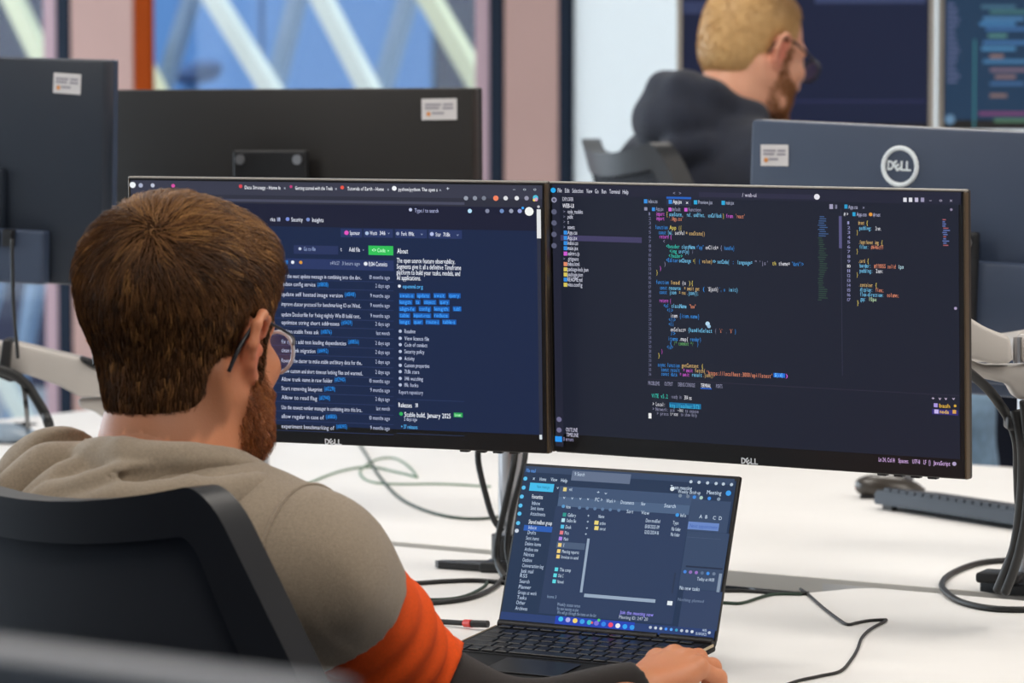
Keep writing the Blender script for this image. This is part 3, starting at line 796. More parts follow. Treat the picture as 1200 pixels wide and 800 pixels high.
def fill(x0, x1, cw=2.1): return pseudo(int(round((x1 - x0) / cw)))

W_ = (226, 230, 242); G_ = (150, 160, 186); BL = (32, 136, 226); LB = (84, 176, 240)
# ---- left display: repository page
S = Screen(uvL, TL, scrL, -0.0019, 'page_print')
S.rect(154, 211, 636, 226.5, (56, 58, 74)); S.rect(154, 226.5, 636, 236, (46, 48, 62)); S.rect(250, 232.5, 545, 235.5, (72, 74, 94))
S.rect(154, 236, 631, 262, (27, 30, 52))
S.disc(156.5, 216.5, 3.6, (240, 244, 248)); S.disc(166, 217, 2.6, (170, 176, 200)); S.disc(180, 217, 2.4, (190, 196, 214))
S.disc(204, 217.5, 2.2, (214, 80, 160)); S.disc(283, 218, 2.2, (210, 70, 80))
for x0, x1, t in [(288, 330, 'Data Strategy - Home In'), (347, 391, 'Getting started with the Tools'), (408, 451, 'Tutorials of Earth - Home'), (468, 514, 'python/python: The open s')]:
    S.text(x0, x1, 219.5 + (x0 - 288) * .012, t, (236, 238, 244), 1.0, 4.6)
for x in (335, 395, 456, 517): S.text(x - 1.5, x + 1.5, 219.5 + (x - 288) * .012, 'x', (170, 176, 190), 1, 3.5)
S.disc(342, 218.5, 1.7, (190, 60, 120)); S.disc(402, 219.5, 2.2, (226, 84, 70)); S.disc(463, 220.5, 2.8, (238, 240, 244)); S.text(524, 528, 221, '+', (210, 214, 224), 1, 5)
for x, c in ((547, (150, 156, 170)), (557.5, (140, 146, 160)), (568, (120, 126, 140)), (593.5, (220, 222, 226)), (606.5, (226, 228, 232)), (618, (150, 150, 170))):
    S.disc(x, 232, 2.6, c)
S.disc(582, 232, 3.2, (240, 130, 96)); S.disc(628.5, 231.5, 3.2, (80, 190, 220)); S.disc(629, 233.5, 2.2, (240, 150, 190)); S.disc(627, 234, 1.8, (240, 214, 90))
for x in (604, 616, 628): S.text(x - 2, x + 2, 221.5, '-' if x == 604 else 'o', (170, 180, 190), 1, 4)
S.disc(482, 245.5, 2.0, (190, 196, 224)); S.text(487, 515, 246.5, 'Type / to search', (176, 182, 220), 1, 5)
for x, c in ((551.5, (180, 220, 246)), (572, (130, 136, 160)), (589, (110, 140, 190)), (600, (150, 156, 176)), (610, (150, 160, 210))): S.disc(x, 247, 2.5, c)
S.disc(613.5, 243.5, 1.6, (60, 160, 240)); S.disc(621, 247.5, 5.2, (244, 246, 242))
S.rect(629.6, 245, 634.4, 279, (226, 228, 230)); S.rect(630, 280, 634.4, 514, (44, 48, 66)); S.disc(632, 242, 1.6, (190, 190, 196))
S.text(318, 324, 257, 'rks', W_, 1, 5); S.text(326, 330, 257, '18', (176, 186, 220), 1, 5)
S.disc(338, 256.5, 2.3, (120, 140, 214)); S.text(342.5, 356, 257.2, 'Security', W_, 1, 5.4); S.disc(362, 257, 2.2, (120, 140, 200)); S.text(367, 380.5, 257.6, 'Insights', W_, 1, 5.4)
S.rect(400, 267.6, 425, 277.6, (40, 54, 98)); S.rect(427, 268, 461, 277.8, (40, 54, 98)); S.rect(464, 268.4, 501, 278.4, (40, 54, 98)); S.rect(503, 269, 542, 279, (40, 54, 98))
S.disc(407, 272.5, 2.6, (226, 84, 190)); S.text(411, 423, 272.8, 'Sponsor', W_, 1, 5)
S.disc(431, 273, 2.2, (170, 190, 220)); S.text(434.5, 443, 273, 'Watch', W_, 1, 5); S.text(446, 453, 273, '346', W_, 1, 5); S.text(455.5, 458, 273, 'v', G_, 1, 3)
S.disc(467, 273.5, 2, G_); S.text(471.5, 478, 273.8, 'Fork', W_, 1, 5); S.text(480, 487, 274, '19k', W_, 1, 5); S.text(494, 497, 274, 'v', G_, 1, 3)
S.disc(507, 274, 2.3, (180, 190, 230)); S.text(511.5, 518, 274.6, 'Star', W_, 1, 5); S.text(520.5, 529, 274.8, '71.8k', W_, 1, 5); S.text(536, 539, 275, 'v', G_, 1, 3)
S.rect(345, 287, 397, 297, (40, 52, 92)); S.disc(352.5, 291.2, 1.8, (190, 200, 220)); S.text(357, 371, 291.5, 'Go to file', (150, 166, 206), 1, 5)
S.text(400, 402, 292, 't', W_, 1, 5); S.text(410, 423, 292.2, 'Add file', W_, 1, 5.6); S.text(426, 428, 292.5, 'v', G_, 1, 3)
S.rect(432.5, 287.6, 461.5, 298.4, (48, 190, 88)); S.text(437, 453, 293, '<> Code', (196, 250, 206), 1, 5); S.text(455, 457.5, 293.4, 'v', (196, 250, 206), 1, 3)
S.rect(316, 302, 462, 314, (40, 54, 98))
S.text(326, 339, 306.8, '#3188', BL, 1, 5); S.disc(344, 307, 2, W_); S.disc(353.5, 307.2, 2, (214, 150, 60))
S.text(388, 399, 308, 'a4f0c27', G_, 1, 4.6); S.text(402, 423, 308.4, '3 hours ago', G_, 1, 4.6); S.disc(429.5, 308.8, 2.3, (226, 230, 240)); S.text(433, 455, 309.2, '8,014 Commits', W_, 1, 5.6)
RY = [322, 332, 343.5, 354.8, 367, 376.6, 387.4, 399, 409.6, 421, 433, 443.2, 454, 464.6, 475.6, 486.6, 498.2]
NOTE = ['for the next update message in combining into the dev..', 'update config service', 'update self hosted image version', 'improve cluster protocol for benchmarking IO on Wind..', 'update Dockerfile for fixing nightly Win 10 build test..', 'optimize string short addresses', 'Debian stable fixes ask', 'fix typo : add test loading dependencies', 'clean trunk migration', 'Rework the cluster to make stable and binary data for the..', 'Allow custom and short timeout locking files and warmed..', 'Allow trunk name in raw folder', 'Start removing blueprint', 'Allow to read flag', 'Use the newest number manager in combining into this bra..', 'allow regular in case of', 'experiment benchmarking of']
LINK = [0, 372, 404, 0, 0, 400, 376, 408, 372, 0, 0, 392, 380, 374, 0, 382, 394]
for y, t, lk in zip(RY, NOTE, LINK):
    x1 = lk if lk else 424 + random.random() * 3
    S.text(331, x1 - (1 if lk else 0), y + (x1 - 331) * .012, t, (196, 202, 222), 1, 5.2)
    if lk: S.text(lk + 1, lk + 14, y + 1.0, '(#%d)' % random.randint(11000, 12999), BL, 1, 5.4)
    n = random.choice([('2 days ago', 17), ('10 months ago', 24), ('3 weeks ago', 20), ('last month', 16), ('9 months ago', 23)])
    S.text(458 - n[1], 458, y + 2.6, n[0], (176, 184, 210), 1, 5)
for k in range(17):
    S.rect(316, RY[k] + 4.6, 462, RY[k] + 5.2, (48, 62, 102))
S.text(466.5, 479.5, 294, 'About', (240, 244, 250), 1, 6.4)
for y, x1, t in [(305, 534.5, 'The open source feature observability,'), (312, 541.5, 'Segments give it all a definitive Timeframe'), (318.8, 540.5, 'platform to build your tasks, models, and'), (325.2, 494.5, 'AI applications.')]:
    S.text(466, x1, y, t, (236, 240, 248), 1, 6.2)
S.disc(469, 335, 1.8, W_); S.text(473, 497, 335.4, 'openml.org', LB, 1, 5)
TAGS = [(346, [(469.7, 485.5), (490, 504), (509.8, 522), (527.3, 539.5)]), (353.6, [(469.5, 483), (488.5, 492.5), (498, 511), (516.5, 526.5)]),
        (361.5, [(469.5, 487), (492.5, 505), (510, 526.5), (532.5, 540.5)]), (369.2, [(469.5, 480.5), (486, 505), (510, 526)]), (376.8, [(469.5, 481), (486, 495.5), (500.5, 515), (520, 534.5)])]
for y, L in TAGS:
    for x0, x1 in L:
        S.rect(x0 - 1, y - 2.9, x1 + 1, y + 2.9, (26, 92, 176)); S.text(x0, x1, y, fill(x0, x1, 2.2).replace(' ', '-'), (64, 156, 240), 1, 5)
for y, x1, t in [(387.7, 488, 'Readme'), (396, 504, 'View licence file'), (403.5, 502, 'Code of conduct'), (411.4, 498.5, 'Security policy'), (419.5, 487, 'Activity'), (427.6, 504.5, 'Custom properties'), (435, 492.5, '71.8k stars'), (443, 497, '346 watching'), (450.6, 491.5, '19k forks')]:
    S.disc(470, y, 1.9, (180, 190, 216)); S.text(475, x1, y + .2, t, (186, 194, 218), 1, 5)
S.text(468.5, 497, 459, 'Report repository', (176, 184, 210), 1, 5)
S.rect(466, 467, 545, 467.5, (50, 66, 106)); S.rect(466, 507, 545, 507.5, (50, 66, 106))
S.text(468, 484, 474.3, 'Releases', (240, 244, 250), 1, 6); S.text(487.5, 491, 474.6, '38', W_, 1, 5)
S.disc(471, 484.5, 2.2, (48, 176, 90)); S.text(475, 529.5, 485.4, 'Stable build, January 2025', (236, 240, 248), 1, 6); S.rect(532.5, 483, 543, 488.4, (40, 160, 84)); S.text(534, 541.5, 485.8, 'Latest', (190, 250, 200), 1, 3.6)
S.text(474.5, 490, 490.6, '2 days ago', (186, 194, 218), 1, 4.6); S.text(471, 490.5, 499.6, '+ 37 releases', LB, 1, 5)
S.rect(633, 509, 636, 514.5, (214, 222, 226))
S.done()

# ---- right display: code editor
MG = (206, 92, 208); CY_ = (122, 204, 246); YE = (214, 196, 92); OR = (226, 140, 106); BU = (54, 140, 222); TE = (54, 196, 176); WH = (222, 222, 230); GR = (138, 138, 164); GN = (96, 160, 96); PU = (150, 140, 210); TN = (214, 178, 112)
S = Screen(uvR, TR, scrR, -0.0019, 'code_print')
S.rect(648, 215.5, 1127, 229, (34, 36, 54)); S.rect(648, 229, 657, 522, (36, 38, 54)); S.rect(820, 225, 955, 230.5, (44, 44, 66))
S.rect(658, 275.2, 753, 281.6, (66, 62, 98))
S.disc(649.6, 222.7, 3.0, (32, 168, 236))
for x0, x1, t in [(655, 660, 'File'), (663.5, 669, 'Edit'), (672, 685, 'Selection'), (688.5, 695.5, 'View'), (698.5, 703, 'Go'), (706.5, 712, 'Run'), (715.5, 728, 'Terminal'), (731, 738, 'Help')]:
    S.text(x0, x1, 223 + (x0 - 655) * .024, t, (206, 208, 222), 1, 5.4)
S.text(790, 793, 226.3, '<', GR, 1, 4); S.text(797, 800, 226.4, '>', GR, 1, 4); S.text(871, 888, 228.4, '/ web-ui', (190, 186, 204), 1, 5)
S.disc(958.5, 230.4, 3.4, (230, 228, 236))
for x, c in ((1061.5, WH), (1068, WH), (1075, (190, 186, 210)), (1082, (150, 146, 176))): S.rect(x - 2, 231.4, x + 2, 236.4, c)
for x, t in ((1092, '-'), (1104, 'o'), (1116, 'x')): S.text(x - 2, x + 2, 234.4, t, (170, 164, 184), 1, 4)
for y in (234, 248, 261, 274.4, 287.6): S.disc(650.6, y, 3.2, (150, 150, 176) if y < 240 else (92, 94, 118))
S.disc(650.6, 234, 1.8, (36, 38, 54))
S.text(660.5, 673.5, 233.2, 'EXPLORER', (190, 190, 206), 1, 4.8); S.text(660.5, 674, 241, 'WEB-UI', (230, 230, 240), 1, 5.4)
EXP = [(247.8, 684.5, 'node_modules', None), (253.8, 673, 'public', None), (259.8, 668, 'src', None), (266, 675, 'assets', None), (272.2, 678, 'App.css', BU), (278.4, 678, 'App.jsx', BU), (284.5, 679, 'index.css', BU), (290.5, 679, 'main.jsx', BU), (296.8, 680.5, '.eslintrc.cjs', MG), (303, 679.5, '.gitignore', None), (309, 680.5, 'index.html', OR), (315.2, 691, 'package-lock.json', YE), (321.2, 684.5, 'package.json', YE), (327.2, 684, 'README.md', BU), (333.2, 684, 'vite.config', YE)]
for y, x1, t, c in EXP:
    if c: S.rect(661.6, y - 2.2, 665.8, y + 2.4, c)
    else: S.text(661.5, 664, y, '>', (120, 122, 146), 1, 3.6)
    S.text(666.5, x1, y, t, (202, 204, 220), 1, 5.2)
S.rect(782, 230.2, 811, 232.6, (36, 96, 190)); S.rect(782, 232.6, 811, 240.4, (42, 46, 68))
for x0, x1, t, c in [(761, 772, 'index.css', (160, 164, 186)), (790, 800.5, 'App.jsx', (236, 238, 246)), (819.5, 836.5, 'Preview.jsx', (160, 164, 186)), (852, 861.5, 'main.jsx', (160, 164, 186))]:
    S.rect(x0 - 5.4, 233.2 + (x0 - 761) * .02, x0 - 1.4, 238 + (x0 - 761) * .02, BU if x0 < 815 else (44, 166, 216)); S.text(x0, x1, 235.6 + (x0 - 761) * .02, t, c, 1, 5)
S.text(805, 808.5, 237, 'x', WH, 1, 4)
S.rect(756, 242.6, 759.6, 246.4, (140, 142, 166)); S.rect(765, 242.8, 768.6, 247, BU); S.text(770, 779, 244.6, 'App.jsx', GR, 1, 5); S.rect(784.5, 243, 788, 247.4, MG); S.text(788.5, 799, 245, 'default', GR, 1, 5); S.rect(803, 243.4, 806.6, 247.6, MG); S.text(808, 823, 245.4, 'function', GR, 1, 4.8)
CODE = [
 (250.4, [(770, 780, MG, 'import'), (782, 784, YE, '{'), (785.5, 802, CY_, 'useState,'), (806, 812, CY_, 'ref,'), (814, 827.5, CY_, 'useEffect,'), (831, 847, CY_, 'useCallback'), (848, 850, YE, '}'), (852, 860, MG, 'from'), (863, 874.5, OR, "'react'")]),
 (255.6, [(770, 780, MG, 'import'), (785, 802, OR, "'./App.css'")]),
 (266, [(769, 784, BU, 'function'), (786, 794, YE, 'App'), (796.5, 800, YE, '(){')]),
 (272, [(773, 782, BU, 'const'), (784, 790, CY_, '[val,'), (792, 804, WH, 'setVal'), (805, 827.5, TN, '= useState()')]),
 (276.8, [(774, 785, MG, 'return'), (786.5, 789, MG, '(')]),
 (282.4, [(778.5, 780.5, GR, '<')]),
 (288, [(782, 798, TE, '<header'), (800, 816, CY_, 'className'), (817.5, 826, BU, '="app"'), (828, 843, WH, 'onClick='), (845, 848, GR, '{'), (850, 862, BU, 'handle}')]),
 (293.6, [(786, 794.5, TE, '<img'), (796.5, 809, CY_, 'src={x}'), (812, 814, GR, '/')]),
 (299, [(785, 801, TE, '</header>')]),
 (304.2, [(782, 796, BU, '<Editor'), (797, 811, CY_, 'onChange'), (813.5, 816, YE, '={'), (820, 822, BU, '('), (824, 836, TN, 'value)'), (836.5, 856, CY_, '=> setCode('), (859, 862, BU, ':'), (865, 883, CY_, 'language='), (885, 889, GR, '"'), (890.5, 902, GR, "'js'"), (906, 911, YE, 'th'), (913.5, 927, WH, 'theme='), (929, 943, BU, '"dark"/>')]),
 (308.6, [(779, 782, GR, ')')]), (313.8, [(774, 776.5, MG, ')')]), (319, [(770, 772.5, YE, '}')]),
 (330.2, [(770, 785, BU, 'function'), (787, 798, TN, 'load'), (800.5, 805, WH, '(u'), (808, 814, YE, '){')]),
 (336.6, [(774.5, 783, BU, 'const'), (785, 799, CY_, 'resource'), (803, 821, TN, '= await get'), (824, 828, BU, '('), (830, 843, WH, '`${path}'), (843.5, 851, BU, '`, u'), (855, 866, CY_, 'init)')]),
 (341.8, [(774, 783, BU, 'const'), (785.5, 794, CY_, 'json'), (797, 805, TN, '= res'), (806, 820, CY_, '.json();')]),
 (351.6, [(774, 788, MG, 'return (')]), (357.6, [(779, 785, BU, '<ul'), (788, 806, CY_, 'className'), (809, 817, OR, '"box"')]), (362.8, [(783, 790, BU, '<li>')]),
 (369, [(787, 795, WH, 'item'), (797.5, 821, BU, '{item.name}')]), (373.8, [(785, 793, BU, '</li>')]), (379.2, [(785, 791, BU, '<li')]),
 (385.2, [(787, 805, WH, 'onSelect='), (807.5, 836, CY_, '{handleSelect'), (839, 841, GR, '('), (844, 848, OR, "'a'"), (852, 853, GR, ','), (856, 860, OR, "'b'"), (862, 864, BU, ')')]),
 (390, [(787, 793, BU, '/>')]), (396, [(784, 796, BU, 'items'), (797, 808, WH, '.map('), (810, 823, BU, 'render)')]), (401.2, [(786, 789, BU, '{'), (791, 814, GN, '/* comment */'), (818, 820, BU, '}')]), (406, [(783, 790, BU, '</ul>')]),
 (411, [(776, 778, MG, ')')]), (416, [(772, 775, YE, '}')]),
 (426.8, [(772, 798, BU, 'async function'), (800, 820, TN, 'getContent'), (823, 826, YE, '(')]), (432.4, [(776, 798, BU, 'const result'), (802, 813, MG, '= await'), (815.5, 828, TN, 'fetch(')]), (437.4, [(776, 795, BU, 'const data'), (798, 809, MG, '= await'), (812, 824, CY_, 'result'), (825, 837, TN, '.json()')]),
]
for y, segs in CODE:
    for x0, x1, c, t in segs: S.text(x0, x1, y + (x0 - 770) * 0.031, t, c, 1, 5.2, True)
S.text(829, 907, 436.6, "'https://localhost:3000/api/latest'", OR, 1, 5.4, True); S.rect(907.5, 436.6, 921, 441.6, (34, 108, 214)); S.text(909, 919, 439, '${id}', CY_, 1, 4.6, True); S.text(922, 925, 440, ')', MG, 1, 4.6)
y = 250.5; n = 1
while y < 441:
    S.text(761.5, 764.8, y, str(n), (104, 106, 134), 1, 4.0); y += 5.36; n += 1
S.disc(830.5, 379, 2.6, (180, 214, 236)); S.disc(832, 382, 2.2, (150, 190, 220))
S.rect(760, 443.4, 1126, 443.9, (54, 50, 68))
for x0, x1, t, c in [(761, 774.5, 'PROBLEMS', GR), (780, 790, 'OUTPUT', GR), (796, 816, 'DEBUG CONSOLE', GR), (822.5, 834.5, 'TERMINAL', WH), (840.5, 848, 'PORTS', GR)]: S.text(x0, x1, 448.6 + (x0 - 761) * .045, t, c, 1, 5)
S.rect(822, 454.0, 835, 455.2, (40, 100, 210))
S.text(765, 784, 463.4, 'VITE v5.2', TE, 1, 5.2, True); S.text(788, 800, 464.4, 'ready in', GR, 1, 4.8, True); S.text(803, 812, 465.6, '304 ms', WH, 1, 5.4, True)
S.text(766, 781, 473.0, '> Local:', WH, 1, 5, True); S.rect(785.5, 471, 822.5, 477, (22, 104, 150)); S.text(786, 822, 474.8, 'http://localhost:5173/', (70, 190, 230), 1, 5.4, True)
S.text(766, 792, 478.8, '> Network: use', GR, 1, 4.6, True); S.text(795, 802, 480, '--host', WH, 1, 5, True); S.text(804, 820, 481, 'to expose', GR, 1, 4.6, True)
S.text(771, 785, 484, '> press', GR, 1, 4.6, True); S.text(787, 796, 484.6, 'h + enter', WH, 1, 5, True); S.text(799, 818, 485.2, 'to show help', GR, 1, 4.6, True); S.rect(761, 483.6, 764.4, 489.8, (236, 236, 236))
S.disc(656.5, 491, 3.0, (112, 110, 142)); S.disc(656.5, 503.4, 3.0, (112, 110, 142)); S.text(664.5, 678.5, 503, 'OUTLINE', (186, 184, 204), 1, 5); S.text(665, 679.5, 509, 'TIMELINE', (186, 184, 204), 1, 5); S.rect(651.6, 510.6, 659.6, 517, (42, 150, 240)); S.text(661.5, 673.5, 514, '0 errors', (150, 146, 180), 1, 5)
# second editor pane and its mini map
S.rect(986.2, 244, 986.8, 440, (54, 56, 76)); S.rect(984, 253, 987.4, 290.6, (88, 86, 128))
S.rect(973, 239, 977.2, 244.6, (160, 156, 184)); S.text(980, 983, 241.6, '||', GR, 1, 4); S.rect(990.6, 239.4, 994.2, 244.2, (40, 150, 200)); S.text(995.5, 1006.5, 242.4, 'App.css', (170, 170, 196), 1, 5); S.text(1012, 1015, 242.8, 'x', GR, 1, 3.6)
S.text(990, 995.5, 250.6, '# >', WH, 1, 4.6); S.rect(1000, 248.4, 1003.6, 253, (40, 160, 210)); S.text(1005, 1017, 251, 'App.css', (170, 170, 200), 1, 5); S.disc(1021.5, 251, 2.2, (222, 150, 60)); S.text(1024.5, 1033, 251.4, '#root', (170, 170, 200), 1, 5)
y = 261; n = 1
while y < 356: S.text(994.2, 998.4, y, str(n), (134, 134, 176) if n != 10 else WH, 1, 4.0); y += 5.62; n += 1
CSS = [(260.8, [(1007, 1014, TN, '#root'), (1016, 1019, YE, '{')]), (267, [(1008, 1023, CY_, 'padding:'), (1027, 1034, WH, '2rem;')]), (272.2, [(1004.6, 1007, YE, '}')]),
 (283.4, [(1007, 1031, TN, '.logo:hover img'), (1033.5, 1036, YE, '{')]), (289, [(1008.5, 1019, CY_, 'filter:'), (1022, 1036.6, OR, '#646cff')]), (294.4, [(1004.6, 1007, YE, '}')]),
 (305.4, [(1007, 1015, TN, '.card'), (1017, 1020, YE, '{')]), (311, [(1008.5, 1022, CY_, 'border:'), (1025.5, 1051, OR, '#ff0055 solid'), (1053.5, 1060.5, (190, 226, 236), '1px')]), (316.8, [(1008.5, 1024, CY_, 'padding:'), (1027.5, 1036.5, WH, '2em;')]), (321.6, [(1004.8, 1007, YE, '}')]),
 (333.4, [(1007.5, 1024, TN, '.container'), (1026.5, 1029.5, YE, '{')]), (339, [(1009, 1024, CY_, 'display:'), (1027, 1037, OR, 'flex;')]), (344.6, [(1009, 1037, CY_, 'flex-direction:'), (1040.5, 1055, OR, 'column;')]), (350, [(1009.5, 1016, CY_, 'gap:'), (1019, 1028.5, (180, 210, 170), '10px')]), (354.6, [(1005, 1008, YE, '}')])]
for y, segs in CSS:
    for x0, x1, c, t in segs: S.text(x0, x1, y + (x0 - 1007) * 0.03, t, c, 1, 5.2, True)
for k in range(40):
    yy = 253 + k * 2.5; c = (66, 98, 146) if k < 10 else (52, 78, 66)
    x = 959.5 + random.choice((0, 1, 2)); S.rect(x, yy, x + random.uniform(4, 14 if k in (2, 8) else 11), yy + 1.1, c, .9)
for k in range(13):
    yy = 256.5 + k * 2.5; x = 1105.5 + random.choice((0, 1)); S.rect(x, yy, x + random.uniform(3, 8), yy + 1.2, (110, 130, 196) if k % 4 else (180, 100, 110), .8)
S.disc(1121, 361, 1.8, (170, 156, 190)); S.disc(1116, 245.4, 1.6, (140, 130, 156))
for x in (1095, 1103, 1110, 1119): S.text(x - 2, x + 2, 466.5, '+' if x < 1100 else 'v', (196, 180, 206), 1, 4)
S.rect(1093.4, 478.6, 1124, 484.8, (52, 44, 116)); S.rect(1095.4, 472, 1100, 476.6, (170, 150, 220)); S.text(1102, 1115, 475, 'bash', (222, 176, 60), 1, 5); S.disc(1120.5, 475.2, 1.6, (214, 170, 60))
S.rect(1096, 479.2, 1101, 484, (196, 180, 236)); S.text(1102.5, 1113.5, 481.9, 'node', (236, 190, 70), 1, 5); S.rect(1117.4, 479.8, 1121.6, 484.2, (214, 160, 80))
for x0, x1, t in [(1031, 1050, 'Ln 24, Col 14'), (1054, 1066, 'Spaces:'), (1070.5, 1079.5, 'UTF-8'), (1083.5, 1087, 'LF'), (1089.5, 1092, '{}'), (1095, 1115, 'JavaScript')]: S.text(x0, x1, 538 + (x0 - 1031) * .062, t, (206, 170, 222), 1, 5.4)
S.disc(1119.5, 543, 2.4, (176, 160, 196))
S.done()

# ---- laptop display: file manager window
S = Screen(uvP, TLid, scrP, -0.0012, 'window_print')
TX = (188, 204, 222); DK = (40, 54, 82); MD = (72, 92, 122)
def row(px, py):           # seen position -> straight onto the lid
    return px, py
S.rect(617, 546, 864, 553, (52, 70, 100)); S.rect(671.5, 551.5, 741, 563, (98, 112, 138)); S.text(674, 686, 555.6, '9: Search', TX, 1, 4.6)
S.text(617.5, 628.5, 551.5, 'File mail', (84, 146, 226), 1, 4.6)
for x, y, t in [(625, 560.5, 'x'), (633, 561.5, 'Home'), (646, 562, 'View'), (658, 563, 'Help')]: S.text(x, x + (3 if t == 'x' else 8), y, t, TX, 1, 4.6)
S.rect(622, 565.5, 650.5, 575, (66, 186, 232)); S.text(630, 645, 570.3, 'New message', (30, 96, 140), 1, 4); S.text(653, 656, 571.5, 'v', TX, 1, 4)
for i, (x, y) in enumerate([(616.5, 561), (614.5, 571.5), (612.3, 582), (610.8, 592.5), (609.6, 602), (608, 613), (606.4, 622)]): S.disc(x, y, 2.4, (90, 190, 236) if i < 6 else (200, 210, 224))
SIDE = [(624, 637, 582, 'Favourites', 1), (624, 634, 589.5, 'Inbox', 0), (622.5, 638, 595.5, 'Sent items', 0), (622, 640, 602, 'Attachments', 0), (620, 648, 611.5, 'Shared mailbox group', 1), (620, 630, 618, 'Inbox', 0), (619, 629, 624, 'Drafts', 0), (617, 632.5, 630.5, 'Sent items', 0), (616, 635, 637, 'Delete items', 0), (615.5, 631.5, 643.5, 'Archive one', 0), (614.5, 627, 649.5, 'Notes', 0), (613, 624.5, 656, 'Outbox', 0), (612.5, 638, 662.5, 'Conversation log', 0), (611, 626, 669, 'Junk mail', 0), (610, 619, 674.5, 'RSS', 0), (609.5, 621.5, 681, 'Search', 0), (608.5, 623.5, 687.5, 'Planner', 0), (607.5, 630, 694, 'Groups at work', 0), (606.5, 618, 700, 'Tasks', 0), (605.5, 616.5, 706, 'Other', 0), (604.5, 619, 712.5, 'Archives', 0)]
S.rect(615, 615, 651, 621.6, (40, 92, 178))
for x0, x1, y, t, b in SIDE: S.text(x0, x1, y, t, (226, 234, 244) if b else (178, 194, 216), 1, 5.4 if b else 4.8)
# darker window body with its own bars
S.rect(657, 569.5, 826, 582, (62, 82, 114)); S.rect(655.5, 582, 811, 593, (76, 98, 130)); S.rect(652, 593, 810, 720, (43, 60, 92)); S.rect(811, 585, 858, 622, (56, 74, 104)); S.rect(806, 622, 856, 690, (54, 72, 102))
S.rect(802, 690, 848, 736, (50, 66, 98))
S.rect(661, 571, 665, 575.6, (224, 206, 130)); S.text(667.5, 671.5, 573.5, 'work', TX, 1, 4.6); S.text(700, 704, 577, '+', TX, 1, 4); S.text(709, 713, 578, 'v', TX, 1, 3)
for x in (662, 671.5, 681, 690): S.text(x - 1.5, x + 1.5, 583 + (x - 662) * .06, 'v', TX, 1, 4)
for x0, x1, y, t in [(698, 707, 585.5, 'PC >'), (711, 722, 587, 'Work >'), (728, 744, 588.6, 'Documents'), (752, 757, 590.4, 'New'), (779, 793, 592.6, 'Search')]: S.text(x0, x1, y, t, TX, 1, 4.8)
for x in (680, 689, 698, 707, 716, 726): S.disc(x, 595 + (x - 680) * .066, 1.9, (96, 124, 160))
S.text(735, 743, 599.4, 'Sort', TX, 1, 4.6); S.text(752, 762, 600.8, 'View', TX, 1, 4.6); S.disc(794.5, 603.5, 2.2, (60, 150, 226)); S.text(798, 805, 604, 'Info', TX, 1, 4.4)
S.disc(661, 593.4, 2.0, (90, 150, 200)); S.text(664, 669.5, 594, 'Home', TX, 1, 4.4)
NAV = [(662.5, 603, 676, 'Gallery', (44, 150, 140)), (661, 609.4, 676, 'OneBox files', (180, 226, 240)), (660, 617, 670.5, 'Desk', (80, 190, 230)), (659, 624, 667.5, 'Pics', (224, 120, 130)), (657.8, 631, 667, 'Music', (170, 130, 226)), (657, 638.4, 662, 'ABC', (236, 206, 130)), (655.8, 645.6, 679.5, 'Meeting reports', (236, 206, 120)), (655, 652, 678.6, 'Invoices to send', (236, 206, 120)), (653, 667, 670, 'This comp', (90, 214, 226)), (651.5, 674, 661, 'Disk C', (90, 214, 226)), (650.4, 681, 661.4, 'Network', (90, 214, 226))]
S.rect(653.5, 634.5, 687, 642, (74, 92, 120))
for x, y, x1, t, c in NAV: S.rect(x - 2, y - 2.2, x + 2, y + 2.2, c); S.text(x + 3.4, x1, y + .6, t, TX, 1, 4.4)
for x, y in ((690.4, 604.5), (689.6, 611.5), (688.6, 619), (687.4, 626)): S.text(x - 1.4, x + 1.4, y, '+', TX, 1, 4)
S.text(702, 709, 605.2, 'Name', TX, 1, 4.4)
for y in (612.4, 618.8): S.rect(697.6, y - 2.4, 702.4, y + 2.2, (232, 212, 120)); S.text(703.5, 710.5, y + .8, 'archive' if y < 615 else 'new set', TX, 1, 4.4)
for x, y, t in [(757.5, 610, 'Date modified'), (756.5, 617, '15/01/2025 09'), (756, 623.6, '12/12/2024 16'), (789, 612.6, 'Type'), (787.6, 620, 'File folder'), (786.6, 626.4, 'File folder')]: S.text(x, x + (7 if t == 'Type' else 17 if x < 780 else 11), y, t, TX, 1, 4.6)
# big scroll bars of the window
u0, v0 = uvP(689, 631); u1, v1 = uvP(680.2, 694); m = S.mb((150, 168, 190), 1.0)
m.add([(u0, -.0015, v0), (u1, -.0015, v1), (u1 + .0034, -.0015, v1), (u0 + .0034, -.0015, v0)], [(0, 1, 2, 3)])
S.rect(685.5, 695.5, 770, 699.5, (150, 168, 190)); S.rect(791, 671, 793, 695, (40, 54, 80)); S.rect(783, 704, 789, 709, (226, 234, 240))
S.text(786, 812, 571, 'Team meeting', TX, 1, 5); S.text(795, 822, 576, 'Weekly catch up', TX, 1, 4.4); S.disc(788.6, 573, 2.6, (214, 224, 230)); S.text(829, 846.5, 577, 'Meeting', TX, 1, 5.2); S.disc(854.4, 578, 3.2, (60, 156, 236))
for x in (810.5, 820, 830, 840, 848.5, 858): S.disc(x, 564.6 + (x - 810) * .07, 1.9, (186, 200, 214))
for i, x in enumerate((798, 807, 814.5, 822.5, 832, 843)): S.disc(x, 581 + i * .8, 2.1, ((120, 136, 156), (110, 124, 144), (60, 136, 220), (170, 200, 190), (60, 140, 230), (130, 146, 166))[i])
S.text(820, 830, 605.4, 'A  B', TX, 1, 4.6); S.text(836, 847, 607, 'C  D', TX, 1, 4.6); S.rect(807.6, 611, 844, 620, (104, 134, 196)); S.text(809, 842, 616, 'Next appointment', (58, 88, 158), 1, 4.6)
